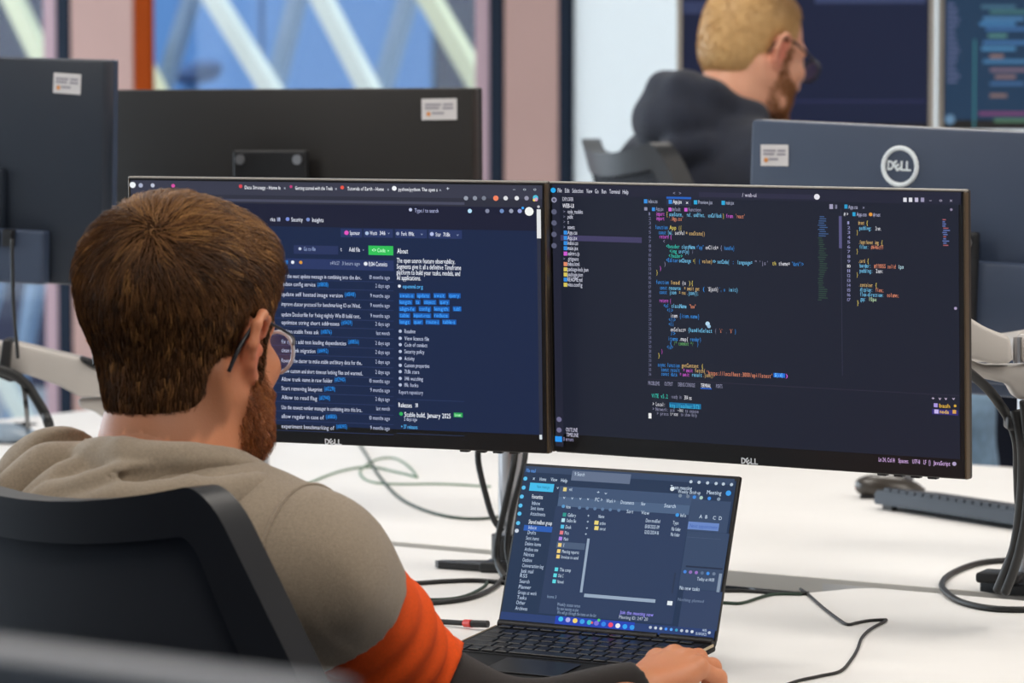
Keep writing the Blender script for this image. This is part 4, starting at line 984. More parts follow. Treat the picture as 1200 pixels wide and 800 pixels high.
S.rect(806, 629, 846, 629.5, (74, 90, 118)); S.rect(804.5, 662.5, 848, 664.5, (36, 48, 72))
for i, x in enumerate((803.5, 810, 816.8, 823.6, 830.4, 837.4)): S.disc(x, 670 + i * .5, 2.0, ((70, 130, 214), (140, 110, 180), (150, 110, 190), (90, 110, 140), (60, 140, 230), (110, 126, 150))[i])
S.text(817.5, 838, 678.4, 'Today at 14:00', TX, 1, 4.4); S.text(797, 821, 688.8, 'No new tasks', TX, 1, 5); S.text(795, 826, 702.4, 'Nothing planned', (110, 126, 152), 1, 4); S.rect(843.4, 672, 847, 694, (130, 146, 168))
S.text(642, 653, 699, 'Items 3', (126, 146, 172), 1, 4)
for y, x1, t in [(708, 681, 'Weekly status notes'), (713, 679, 'Re: new meeting on plan'), (717.6, 700, 'We will go through the items on the list')]: S.text(653.5, x1, y, t, (130, 148, 174), 1, 4.2)
S.text(727, 767, 717.4, 'Join the meeting now', (150, 140, 240), 1, 4.8); S.text(726, 760.5, 723, 'Meeting ID: 247 20', (170, 180, 196), 1, 4.2)
# task bar
S.rect(588, 716.5, 842, 727.5, (40, 62, 112)); S.rect(652, 721.4, 746, 731, (36, 66, 176))
for i, c in enumerate([(60, 190, 236), (176, 170, 226), (240, 210, 110), (60, 160, 230), (60, 190, 200), (120, 110, 220), (50, 130, 230), (236, 76, 110), (230, 234, 240), (50, 160, 240), (50, 150, 230)]):
    x = 658 + i * 8.35; S.disc(x, 725.4 + i * .98, 2.9, c)
S.disc(694.4, 729.6, 1.5, (236, 90, 60)); S.disc(702.6, 726.8, 1.8, (80, 200, 110))
for i, c in enumerate([(180, 190, 206), (196, 206, 216), (200, 210, 216), (70, 140, 240), (90, 160, 240), (60, 150, 190), (186, 196, 210), (186, 196, 210), (210, 220, 230)]):
    x = 763 + i * 6.1; S.disc(x, 735.2 + i * .62, 1.8, c)
S.text(824, 829, 738.6, '14:05', TX, 1, 3.4); S.text(816, 829, 742.4, '15/01/2025', TX, 1, 3.4); S.disc(832, 741.4, 1.8, (186, 196, 210))
S.done()
# ------------------------------------------------------------------ office chairs
M['chair'] = mat('chair_frame_black', (30, 32, 36), 0.42)
M['chairtop'] = mat('chair_frame_grey', (58, 64, 74), 0.4)
M['mesh'] = mat('chair_mesh_fabric', (30, 34, 42), 0.85, bump=0.5, bscale=1500)
M['seatf'] = mat('seat_fabric_black', (28, 30, 36), 0.9, bump=0.4, bscale=900)
REC = 23
def chair_pt(u, v, off=0.0):
    """u -1..1 across, v 0..1 up the backrest; concave towards the sitter"""
    w = 0.325 - 0.095 * v
    x = u * w
    rec = math.radians(REC)
    z = 0.60 + v * 0.372 + 0.030 * v * u * u
    y = -0.155 - (z - 0.60) * math.tan(rec) + 0.050 * u * u - 0.045 * math.sin(v * math.pi) * (1 - u * u) + off
    return Vector((x, y, z))
def shell(u0, u1, v0, v1, nu, nv, th, front=0.0):
    mb = MB(); vs = []
    for k, o in ((0, front), (1, front - th)):
        for j in range(nv + 1):
            for i in range(nu + 1):
                vs.append(chair_pt(u0 + (u1 - u0) * i / nu, v0 + (v1 - v0) * j / nv, o))
    W = nu + 1; N = W * (nv + 1); fs = []
    for j in range(nv):
        for i in range(nu):
            a = j * W + i
            fs.append((a, a + 1, a + W + 1, a + W)); fs.append((N + a, N + a + W, N + a + W + 1, N + a + 1))
    for i in range(nu):
        fs.append((i, N + i, N + i + 1, i + 1)); a = nv * W + i; fs.append((a, a + 1, N + a + 1, N + a))
    for j in range(nv):
        a = j * W; fs.append((a, a + W, N + a + W, N + a)); b = a + nu; fs.append((b, N + b, N + b + W, b + W))
    return mb.add(vs, fs)
def round_frame(corner=0.10):
    """outer and inner loops of the backrest frame with rounded corners in (u, v)"""
    def loop(a, b, t, r):
        L = []
        for cu, cv, s in ((a - r, b - r * 1.2, 0), (-a + r, b - r * 1.2, 90), (-a + r, t + r * 1.2, 180), (a - r, t + r * 1.2, 270)):
            for k in range(7):
                an = math.radians(s + 15 * k); L.append((cu + r * math.cos(an), cv + r * 1.2 * math.sin(an)))
        out = []
        for i in range(len(L)):
            p, q = L[i], L[(i + 1) % len(L)]
            n = 10 if i % 7 == 6 else 1
            for k in range(n): out.append((p[0] + (q[0] - p[0]) * k / n, p[1] + (q[1] - p[1]) * k / n))
        return out
    return loop(1.0, 1.0, 0.0, 0.09), loop(0.84, 0.885, 0.10, 0.05)
def make_chair(label, T, group=None):
    t = thing('office_chair', label, 'chair', T, group)
    ou, inn = round_frame(); n = len(ou); vs = []
    for L, o in ((ou, 0.012), (inn, 0.004), (inn, -0.022), (ou, -0.026)):
        vs += [chair_pt(u, v, o) for u, v in L]
    fs = []
    for r in range(4):
        s = (r + 1) % 4
        for i in range(n):
            j = (i + 1) % n; fs.append((r * n + i, r * n + j, s * n + j, s * n + i))
    bm = bmesh.new()
    bv = [bm.verts.new(v) for v in vs]
    for q in fs: bm.faces.new([bv[i] for i in q])
    bmesh.ops.recalc_face_normals(bm, faces=bm.faces)
    MB().bm(bm).build('back_frame', M['chair'], t, smooth=40)
    shell(-0.90, 0.90, 0.05, 0.93, 16, 12, 0.004, -0.006).build('back_mesh', M['mesh'], t, smooth=180)
    MB().tube([chair_pt(0, 0.34, -0.035), chair_pt(0, 0.2, -0.055), chair_pt(0, 0.05, -0.055), Vector((0, -0.20, 0.47)), Vector((0, -0.05, 0.40))], [0.02, 0.022, 0.026, 0.028, 0.03], n=12).build('back_stem', M['chair'], t, smooth=180)
    bm = bmesh.new(); bmesh.ops.create_cube(bm, size=1)
    bmesh.ops.subdivide_edges(bm, edges=bm.edges, cuts=6, use_grid_fill=True)
    for v in bm.verts:
        x, y, z = v.co; rr = 1 - 0.10 * (2 * abs(x)) ** 6 * (2 * abs(y)) ** 4
        v.co = Vector((x * 0.49 * rr, 0.03 + y * 0.47 * rr, 0.435 + z * 0.07 + 0.02 * (2 * x) ** 2 * (z > 0) - 0.03 * max(0, 2 * y - 0.5) ** 2))
    bmesh.ops.bevel(bm, geom=[e for e in bm.edges if e.calc_face_angle(0) > 0.6], offset=0.02, segments=3, affect='EDGES')
    MB().bm(bm).build('seat', M['seatf'], t, smooth=60)
    MB().box((0, 0, 0.385), (0.24, 0.28, 0.04), bevel=0.01).build('seat_mechanism', M['chair'], t)
    MB().cyl((0, 0, 0.11), (0, 0, 0.37), 0.026, n=18).build('gas_column', M['steel'], t, smooth=40)
    for k in range(5):
        a = 2 * math.pi * k / 5 + 0.3; c, s = math.cos(a), math.sin(a)
        l = MB().tube([(0, 0, 0.105), (c * 0.16, s * 0.16, 0.098), (c * 0.31, s * 0.31, 0.072)], [0.026, 0.02, 0.014], n=8).build('base_leg', M['chair'], t, smooth=180)
        MB().cyl((c * 0.31 - s * 0.022, s * 0.31 + c * 0.022, 0.028), (c * 0.31 + s * 0.022, s * 0.31 - c * 0.022, 0.028), 0.028, n=14).cyl((c * 0.31, s * 0.31, 0.03), (c * 0.31, s * 0.31, 0.08), 0.008, n=8).build('castor', M['black'], l, smooth=40)
    for s in (-1, 1):
        MB().box((s * 0.27, -0.02, 0.52), (0.03, 0.06, 0.24), bevel=0.008).box((s * 0.22, -0.02, 0.405), (0.12, 0.06, 0.02), bevel=0.005).build('armrest_post', M['chair'], t)
        MB().box((s * 0.27, 0.0, 0.648), (0.075, 0.23, 0.028), bevel=0.012).build('armrest_pad', M['black'], t)
    return t
CH1 = Matrix.Translation((0.045, 0.075, 0)) @ Matrix.Rotation(math.radians(-8), 4, 'Z')
chair1 = make_chair('black mesh office chair holding the man in the grey and orange hoodie', CH1, 'black mesh office chairs')
chair2 = copy_tree(chair1)
chair2['label'] = 'far black office chair standing behind the man in the navy hoodie'
print('CH1 corner', px_of(CH1 @ chair_pt(1, 1)), px_of(CH1 @ chair_pt(0, 1)), px_of(CH1 @ chair_pt(1, .5)), 'want 238,574 / 0,590 / slope .6')
# ------------------------------------------------------------------ organic bodies: signed distances blended on a grid
class SDF:
    def __init__(s, lo, hi, h):
        s.lo = np.array(lo, float); s.h = h
        s.n = np.ceil((np.array(hi) - s.lo) / h).astype(int) + 1
        s.F = np.full(s.n, 1.0, np.float32)
        s.ax = [s.lo[i] + np.arange(s.n[i]) * h for i in range(3)]
    def _win(s, lo, hi, m):
        a = np.clip(np.floor((np.array(lo) - m - s.lo) / s.h).astype(int), 0, s.n)
        b = np.clip(np.ceil((np.array(hi) + m - s.lo) / s.h).astype(int) + 1, 0, s.n)
        if np.any(b <= a): return None, None
        sl = tuple(slice(a[i], b[i]) for i in range(3))
        P = np.stack(np.meshgrid(*[s.ax[i][sl[i]] for i in range(3)], indexing='ij'), -1)
        return sl, P
    def _mix(s, sl, d, k, sub=False):
        A = s.F[sl]
        if sub:
            if k <= 0: s.F[sl] = np.maximum(A, -d); return
            h = np.clip(0.5 - 0.5 * (A + d) / k, 0, 1)
            s.F[sl] = A * (1 - h) + (-d) * h + k * h * (1 - h)
        else:
            if k <= 0: s.F[sl] = np.minimum(A, d); return
            h = np.clip(0.5 + 0.5 * (A - d) / k, 0, 1)
            s.F[sl] = A * (1 - h) + d * h - k * h * (1 - h)
    def cone(s, a, b, ra, rb=None, k=0.02, sub=False, flat=None):
        rb = ra if rb is None else rb
        a, b = np.array(a, float), np.array(b, float); r = max(ra, rb)
        sl, P = s._win(np.minimum(a, b) - r, np.maximum(a, b) + r, k + 3 * s.h)
        if sl is None: return s
        ab = b - a; t = np.clip(((P - a) @ ab) / max(ab @ ab, 1e-12), 0, 1)
        D = P - (a + t[..., None] * ab)
        if flat is not None:
            nrm, q = np.array(flat[0], float), flat[1]; nrm /= np.linalg.norm(nrm)
            D = D + (D @ nrm)[..., None] * nrm * (1 / q - 1)
        s._mix(sl, np.linalg.norm(D, axis=-1) - (ra + (rb - ra) * t), k, sub); return s
    def chain(s, pts, rs, k=0.02, **kw):
        for i in range(len(pts) - 1): s.cone(pts[i], pts[i + 1], rs[i], rs[i + 1], k, **kw)
        return s
    def ell(s, c, r, k=0.02, rot=None, sub=False):
        c, r = np.array(c, float), np.array(r, float)
        sl, P = s._win(c - r.max(), c + r.max(), k + 3 * s.h)
        if sl is None: return s
        Q = P - c
        if rot is not None: Q = Q @ np.array(Matrix.Rotation(rot[1], 3, rot[0]))
        k0 = np.linalg.norm(Q / r, axis=-1); k1 = np.linalg.norm(Q / (r * r), axis=-1)
        s._mix(sl, np.where(k1 > 1e-9, k0 * (k0 - 1) / np.maximum(k1, 1e-9), -r.min()), k, sub); return s
    def cut(s, p, n, k=0.0):
        """keep the side that n points away from"""
        n = np.array(n, float); n /= np.linalg.norm(n)
        P = np.stack(np.meshgrid(*s.ax, indexing='ij'), -1)
        s._mix(tuple(slice(0, q) for q in s.n), -((P - np.array(p)) @ n), k, True); return s
    def disp(s, fn):
        P = np.stack(np.meshgrid(*s.ax, indexing='ij'), -1); s.F += fn(P).astype(np.float32); return s
    def arrays(s):
        F = s.F; F[0], F[-1] = np.maximum(F[0], .01), np.maximum(F[-1], .01)
        F[:, 0], F[:, -1] = np.maximum(F[:, 0], .01), np.maximum(F[:, -1], .01)
        F[:, :, 0], F[:, :, -1] = np.maximum(F[:, :, 0], .01), np.maximum(F[:, :, -1], .01)
        nx, ny, nz = F.shape; I = F < 0
        acc = np.zeros((nx - 1, ny - 1, nz - 1, 3), np.float32); cnt = np.zeros((nx - 1, ny - 1, nz - 1), np.float32)
        cs = [(i, j, k) for i in (0, 1) for j in (0, 1) for k in (0, 1)]
        def S(c): return tuple(slice(c[q], F.shape[q] - 1 + c[q]) for q in range(3))
        for c in cs:
            for a in range(3):
                if c[a] == 0:
                    e = list(c); e[a] = 1
                    fa, fb = F[S(c)], F[S(e)]
                    m = I[S(c)] != I[S(e)]
                    t = np.where(m, fa / np.where(m, fa - fb, 1), 0)
                    p = [np.full(t.shape, c[q], np.float32) for q in range(3)]; p[a] = t
                    for q in range(3): acc[..., q] += np.where(m, p[q], 0)
                    cnt += m
        act = cnt > 0; idx = np.full(act.shape, -1, np.int64); idx[act] = np.arange(act.sum())
        ijk = np.argwhere(act)
        V = s.lo + (ijk + acc[act] / cnt[act][:, None]) * s.h
        faces = []
        for a in range(3):
            b, c = (a + 1) % 3, (a + 2) % 3
            sl0 = [slice(1, -1)] * 3; sl0[a] = slice(0, F.shape[a] - 1); sl1 = list(sl0); sl1[a] = slice(1, F.shape[a])
            A, B = I[tuple(sl0)], I[tuple(sl1)]
            for flip, m in ((False, A & ~B), (True, B & ~A)):
                w = np.argwhere(m)
                if not len(w): continue
                g = w.copy(); g[:, b] += 1; g[:, c] += 1
                def cell(db, dc):
                    q = g.copy(); q[:, b] += db; q[:, c] += dc; return idx[q[:, 0], q[:, 1], q[:, 2]]
                qd = np.stack([cell(-1, -1), cell(0, -1), cell(0, 0), cell(-1, 0)], 1)
                faces.append(qd[:, ::-1] if flip else qd)
        return V, np.concatenate(faces)
def relax(V, Fc, it=2, lam=0.5):
    e = np.concatenate([Fc[:, [i, (i + 1) % 4]] for i in range(4)])
    for _ in range(it):
        acc = np.zeros_like(V); c = np.zeros(len(V))
        np.add.at(acc, e[:, 0], V[e[:, 1]]); np.add.at(acc, e[:, 1], V[e[:, 0]]); np.add.at(c, e[:, 0], 1); np.add.at(c, e[:, 1], 1)
        V = V + lam * (acc / np.maximum(c, 1)[:, None] - V)
    return V
def np_mesh(name, V, Fc, m, parent=None, T=None, cols=None, kind=None, label=None):
    me = bpy.data.meshes.new(name); nf, k = Fc.shape
    me.vertices.add(len(V)); me.vertices.foreach_set('co', np.ascontiguousarray(V, np.float32).ravel())
    me.loops.add(nf * k); me.loops.foreach_set('vertex_index', np.ascontiguousarray(Fc, np.int32).ravel())
    me.polygons.add(nf); me.polygons.foreach_set('loop_start', np.arange(nf, dtype=np.int32) * k)
    me.polygons.foreach_set('loop_total', np.full(nf, k, np.int32)) if False else None
    me.update(calc_edges=True); me.validate()
    me.shade_smooth()
    if cols is not None:
        a = me.color_attributes.new('tone', 'FLOAT_COLOR', 'POINT')
        a.data.foreach_set('color', np.concatenate([cols, np.ones((len(cols), 1))], 1).astype(np.float32).ravel())
    return link(name, me, m, parent, T, kind, label)
def join_vf(parts):
    Vs, Fs, o = [], [], 0
    for V, Fc in parts: Vs.append(V); Fs.append(Fc + o); o += len(V)
    return np.concatenate(Vs), np.concatenate(Fs)
def sm(a, b, x):
    t = np.clip((x - a) / (b - a), 0, 1); return t * t * (3 - 2 * t)

def head_sdf(h=0.0032, s=1.0):
    """head and neck, origin midway between the ears, facing +y"""
    g = SDF((-0.115, -0.135, -0.235), (0.115, 0.15, 0.145), h)
    g.ell((0, -0.012, 0.045), (0.078, 0.099, 0.083), 0.0)
    g.ell((0, 0.040, -0.025), (0.064, 0.060, 0.088), 0.03)
    for q in (-1, 1):
        g.chain([(q * 0.066, 0.0, -0.045), (q * 0.059, 0.030, -0.088), (q * 0.018, 0.082, -0.108)], [0.016, 0.018, 0.017], 0.025)
        g.ell((q * 0.050, 0.036, -0.055), (0.020, 0.034, 0.040), 0.02)
        g.ell((q * 0.046, 0.070, -0.018), (0.022, 0.020, 0.018), 0.02)
        g.cone((q * 0.012, 0.092, 0.026), (q * 0.048, 0.076, 0.024), 0.010, 0.009, 0.014)
    g.ell((0, 0.088, -0.108), (0.020, 0.018, 0.018), 0.02)
    g.ell((0, 0.075, -0.07), (0.034, 0.028, 0.03), 0.02)
    g.chain([(0, 0.092, 0.018), (0, 0.108, -0.010), (0, 0.117, -0.030)], [0.008, 0.009, 0.012], 0.010)
    for q in (-1, 1):
        g.ell((q * 0.012, 0.106, -0.034), (0.009, 0.010, 0.008), 0.006)
        g.ell((q * 0.033, 0.098, 0.006), (0.017, 0.012, 0.010), 0.012, sub=True)
        g.ell((q * 0.033, 0.084, 0.005), (0.0135, 0.0125, 0.0125), 0.002)
    g.chain([(-0.022, 0.094, -0.062), (0, 0.103, -0.060), (0.022, 0.094, -0.062)], [0.004, 0.006, 0.004], 0.006)
    g.chain([(-0.020, 0.094, -0.071), (0, 0.101, -0.072), (0.020, 0.094, -0.071)], [0.004, 0.0065, 0.004], 0.006)
    # neck and the trapezius root
    g.chain([(0, -0.024, -0.03), (0, -0.032, -0.11), (0, -0.038, -0.22)], [0.057, 0.057, 0.062], 0.03)
    for q in (-1, 1):
        g.chain([(q * 0.060, -0.028, -0.028), (q * 0.042, -0.008, -0.10), (q * 0.018, 0.012, -0.18)], [0.014, 0.013, 0.013], 0.03)
        # ears: plate, rim, lobe, hollow
        g.ell((q * 0.081, -0.006, -0.002), (0.009, 0.020, 0.031), 0.008, rot=('Z', q * 0.35))
        rim = [(q * 0.084, 0.012, 0.012), (q * 0.090, 0.008, 0.028), (q * 0.095, -0.008, 0.033), (q * 0.098, -0.023, 0.022), (q * 0.096, -0.025, 0.002), (q * 0.089, -0.016, -0.018), (q * 0.082, -0.002, -0.030), (q * 0.079, 0.006, -0.028)]
        g.chain(rim, [0.004, 0.0046, 0.005, 0.0052, 0.005, 0.005, 0.0065, 0.005], 0.004)
        g.ell((q * 0.096, 0.001, 0.0), (0.010, 0.009, 0.015), 0.005, rot=('Z', q * 0.35), sub=True)
        g.ell((q * 0.100, -0.008, 0.017), (0.008, 0.008, 0.007), 0.004, sub=True)
        g.ell((q * 0.083, 0.010, -0.003), (0.004, 0.004, 0.006), 0.003)
    V, Fc = g.arrays()
    return relax(V, Fc, 1, 0.4) * s, Fc
def tri_area_pick(V, Fc, n, ok):
    A = V[Fc[:, 0]]; B = V[Fc[:, 1]]; Cc = V[Fc[:, 2]]
    N = np.cross(B - A, Cc - A); ar = np.linalg.norm(N, axis=1); cen = V[Fc].mean(1)
    w = ar * ok(cen); w /= w.sum()
    i = rng.choice(len(Fc), n, p=w); a, b = rng.random((2, n))
    fl = a + b > 1; a[fl], b[fl] = 1 - a[fl], 1 - b[fl]
    D = V[Fc[:, 3]]
    pick = rng.random(n) < .5
    P = np.where(pick[:, None], A[i] + a[:, None] * (B - A)[i] + b[:, None] * (Cc - A)[i], A[i] + a[:, None] * (Cc - A)[i] + b[:, None] * (D - A)[i])
    return P, N[i] / np.maximum(ar[i], 1e-12)[:, None]
def strands(P, N, Dv, L, r, lift, curl, cols, seg=4, clump=None, cl=0.0):
    """tapered three-sided hairs as one mesh: roots P, normals N, tangent directions Dv"""
    n = len(P); Dv = Dv - (Dv * N).sum(1)[:, None] * N; Dv /= np.maximum(np.linalg.norm(Dv, axis=1), 1e-9)[:, None]
    side = np.cross(Dv, N)
    pts = []
    for j in range(seg + 1):
        t = j / seg
        q = P + Dv * (L * t * (1 - 0.12 * t))[:, None] + N * (lift * (t * 1.5 - t * t * 1.0))[:, None] + side * (curl * L * t * t)[:, None]
        q -= N * (t * t * L * L * 2.6)[:, None]
        pts.append(q)
    if clump is not None:
        ci = clump
        for j in range(1, seg + 1):
            w = cl * (j / seg) ** 1.3
            pts[j] = pts[j] * (1 - w) + w * (pts[j][ci] + (pts[0] - pts[0][ci]) * 0.25)
    V = np.zeros((n, seg + 1, 3, 3)); rr = np.linspace(1, 0.25, seg + 1)
    for j in range(seg + 1):
        for k in range(3):
            an = 2 * math.pi * k / 3
            V[:, j, k] = pts[j] + (side * math.cos(an) + N * math.sin(an)) * (r * rr[j])
    base = np.arange(n)[:, None, None] * (seg + 1) * 3
    f = []
    for j in range(seg):
        for k in range(3):
            l = (k + 1) % 3; f.append([j * 3 + k, j * 3 + l, (j + 1) * 3 + l, (j + 1) * 3 + k])
    Fc = (base + np.array(f)[None]).reshape(-1, 4)
    return V.reshape(-1, 3), Fc, np.repeat(cols, (seg + 1) * 3, axis=0)
def hand_sdf(h=0.0022, curl=1.0, spread=1.0):
    """right hand, palm down, wrist at the origin, fingers along +y, thumb on -x"""
    g = SDF((-0.085, -0.075, -0.095), (0.065, 0.205, 0.05), h)
    g.chain([(0, -0.07, 0.0), (0, 0.0, 0.0)], [0.027, 0.026], 0.0, flat=((0, 0, 1), 0.78))
    K = [(-0.030, 0.088, 0.006), (-0.0095, 0.093, 0.009), (0.0105, 0.088, 0.007), (0.029, 0.078, 0.002)]
    for x, y, z in K: g.cone((x * 0.45, 0.005, -0.002), (x, y - 0.004, z - 0.005), 0.0165, 0.0120, 0.012)
    g.ell((0, 0.05, -0.008), (0.036, 0.045, 0.014), 0.012)
    g.ell((-0.022, 0.03, -0.014), (0.018, 0.030, 0.015), 0.012)
    Ls = [(0.044, 0.027, 0.022), (0.049, 0.031, 0.023), (0.045, 0.029, 0.023), (0.035, 0.022, 0.020)]
    A0 = [18, 24, 32, 40]; A1 = [38, 42, 44, 46]; A2 = [24, 26, 28, 30]
    for i, (x, y, z) in enumerate(K):
        p = np.array([x, y, z - 0.004]); sp = math.radians((-7, -2, 4, 11)[i] * spread); a = 0; pts = [p]
        for L, d in zip(Ls[i], (A0[i], A1[i], A2[i])):
            a += math.radians(d) * curl
            p = p + L * np.array([math.sin(sp) * math.cos(a), math.cos(sp) * math.cos(a), -math.sin(a)]); pts.append(p)
        r0 = (0.0098, 0.0100, 0.0096, 0.0086)[i]
        g.chain(pts, [r0 + .0008, r0, r0 - .0010, r0 - .0024], 0.0035)
        g.ell(pts[0] + np.array([0, 0, .002]), (0.0115, 0.011, 0.0105), 0.006); g.ell(pts[1], (r0 + .0006,) * 3, 0.003)
    g.chain([(-0.020, 0.018, -0.010), (-0.044, 0.046, -0.020), (-0.056, 0.076, -0.030), (-0.055, 0.102, -0.038)], [0.017, 0.0135, 0.0112, 0.0088], 0.008)
    V, Fc = g.arrays()
    return relax(V, Fc, 1, .4), Fc
def xf(V, T):
    A = np.array(T); return V @ A[:3, :3].T + A[:3, 3]
def along(a, b, up=(0, 0, 1)):
    """matrix at a with +y towards b"""
    y = (Vector(b) - Vector(a)).normalized(); x = y.cross(Vector(up)).normalized(); z = x.cross(y)
    return Matrix(((x.x, y.x, z.x, a[0]), (x.y, y.y, z.y, a[1]), (x.z, y.z, z.z, a[2]), (0, 0, 0, 1)))

def noise3(P, f, seed=0):
    r = np.random.default_rng(seed); out = 0
    for _ in range(5):
        d = r.normal(size=3); d /= np.linalg.norm(d); out = out + np.sin((P @ d) * f * r.uniform(.7, 1.4) + r.uniform(0, 6.28))
    return out / 5

M['skin'] = mat('skin', (222, 158, 122), 0.5, sss=0.12, var=0.05, vscale=60, bump=0.12, bscale=500)
M['skinA'] = mat('skin_toned', (222, 158, 122), 0.5, sss=0.12, attr='tone', bump=0.12, bscale=500)
M['haircap'] = mat('hair_roots', (52, 34, 20), 0.95, spec=0.05)
M['hairA'] = mat('hair_strands', (80, 52, 30), 0.45, attr='tone', spec=0.35)
M['eye'] = mat('eye_white', (230, 226, 220), 0.25)
M['denim'] = mat('blue_denim', (150, 184, 214), 0.85, var=0.15, vscale=60, bump=0.3, bscale=900)
M['trouser'] = mat('dark_trousers', (36, 40, 52), 0.85, bump=0.3, bscale=800)
M['shoe'] = mat('dark_shoes', (40, 38, 38), 0.6)
M['hoodie'] = mat('taupe_grey_fleece', (150, 134, 114), 0.95, var=0.14, vscale=380, bump=0.5, bscale=900, sheen=0.25)
M['orange'] = mat('orange_fleece', (240, 84, 4), 0.9, var=0.08, vscale=380, bump=0.45, bscale=900)
M['darkslv'] = mat('charcoal_fleece', (36, 31, 29), 0.92, bump=0.45, bscale=900, sheen=0.1)
M['navyhood'] = mat('navy_fleece', (26, 32, 48), 0.92, var=0.1, vscale=40, bump=0.4, bscale=600, sheen=0.1)

def legs_and_shoes(parent, hip, knee, ankle, m):
    g = SDF((-0.34, -0.35, 0.02), (0.34, 0.75, hip[2] + 0.20), 0.012)
    g.ell((0, hip[1] - 0.02, hip[2] + 0.02), (0.185, 0.15, 0.13), 0.0)
    for q in (-1, 1):
        g.chain([(q * hip[0], hip[1], hip[2]), (q * knee[0], knee[1], knee[2]), (q * ankle[0], ankle[1], ankle[2] + 0.02)], [0.092, 0.066, 0.052], 0.04)
    V, Fc = g.arrays(); np_mesh('trousers', relax(V, Fc, 2), Fc, m, parent)
    for q in (-1, 1):
        g = SDF((q * ankle[0] - 0.08, ankle[1] - 0.1, -0.02), (q * ankle[0] + 0.08, ankle[1] + 0.24, 0.16), 0.008)
        g.chain([(q * ankle[0], ankle[1] - 0.03, 0.045), (q * ankle[0], ankle[1] + 0.06, 0.042), (q * ankle[0], ankle[1] + 0.16, 0.034)], [0.040, 0.042, 0.034], 0.02)
        g.cone((q * ankle[0], ankle[1], 0.05), (q * ankle[0], ankle[1], 0.13), 0.04, 0.04, 0.02)
        g.cut((0, 0, 0.004), (0, 0, -1))
        V, Fc = g.arrays(); np_mesh('shoe', relax(V, Fc, 1), Fc, M['shoe'], parent)
# ------------------------------------------------------------------ the seated man in the grey and orange hoodie
man = thing('person', 'man with brown hair and beard in a grey and orange hoodie, seated seen from behind', 'person')
HS = 1.06
HC = Vector((-0.008, 0.004, 1.113))
TH = Matrix.Translation(HC) @ Matrix.Rotation(math.radians(7), 4, 'Z') @ Matrix.Rotation(math.radians(-6), 4, 'X')
THi = np.array(TH.inverted())
hV, hF = head_sdf(0.0032, HS)
# arms under the sleeves, running into the hands
SR, ER, MR, WR = Vector((0.187, -0.01, 0.882)), Vector((0.149, 0.194, 0.740)), Vector((0.251, 0.240, 0.698)), Vector((0.362, 0.318, 0.736))
KR = Vector((0.362, 0.438, 0.764))
SL, EL, WL = Vector((-0.187, 0.0, 0.885)), Vector((-0.245, 0.16, 0.740)), Vector((-0.17, 0.33, 0.752))
hr = hand_sdf(0.0022, 0.95)
THR = Matrix.Translation(WR) @ (along(WR, KR).to_3x3().to_4x4()) @ Matrix.Rotation(math.radians(-4), 4, 'Y')
hl = hand_sdf(0.0026, 0.8)
KL = Vector((-0.11, 0.43, 0.757))
THL = Matrix.Translation(WL) @ (along(WL, KL).to_3x3().to_4x4()) @ Matrix.Scale(-1, 4, (1, 0, 0))
bg = SDF((-0.33, -0.24, 0.42), (0.42, 0.42, 1.04), 0.010)
bg.ell((0, -0.03, 0.82), (0.15, 0.095, 0.18), 0.0).ell((0, 0.05, 0.60), (0.14, 0.10, 0.16), 0.04)
bg.cone((0, -0.055, 0.90), (0, -0.05, 1.0), 0.075, 0.062, 0.04).cone((-0.15, -0.03, .90), (.15, -.03, .90), .055, .055, .04)
bg.chain([SR, ER, MR, WR], [0.048, 0.040, 0.036, 0.026], 0.02).chain([SL, EL, WL], [0.048, 0.040, 0.026], 0.02)
bV, bF = bg.arrays()
hlF = hl[1][:, ::-1]
V, Fc = join_vf([(xf(hV, TH), hF), (bV, bF), (xf(hr[0], THR), hr[1]), (xf(hl[0], THL), hlF)])
loc_ = xf(V, TH.inverted()) / HS
base = np.array(rgb(210, 134, 92)[:3]); red = np.array(rgb(214, 112, 84)[:3]); pale = np.array(rgb(220, 152, 114)[:3])
ear = np.exp(-((np.abs(loc_[:, 0]) - 0.088) / 0.012) ** 2) * np.exp(-((loc_[:, 1] + 0.006) / 0.03) ** 2) * np.exp(-(loc_[:, 2] / 0.034) ** 2)
n1 = 0.5 + 0.5 * noise3(V, 60, 3)
col = base + (pale - base) * (n1 * 0.6)[:, None]
col = col + (red - col) * np.clip(ear * 0.75, 0, 1)[:, None]
spot = np.exp(-((loc_ - np.array([0.056, -0.045, -0.078])) ** 2).sum(1) / 0.003 ** 2)
col = col + (np.array(rgb(190, 74, 58)[:3]) - col) * (spot * 0.7)[:, None]

for q in (-1, 1):
    o = MB().ball((0, 0, 0), 0.0128).build('eyeball', M['eye'], man, smooth=180, T=TH @ Matrix.Translation((q * 0.033 * HS, 0.086 * HS, 0.005 * HS)))
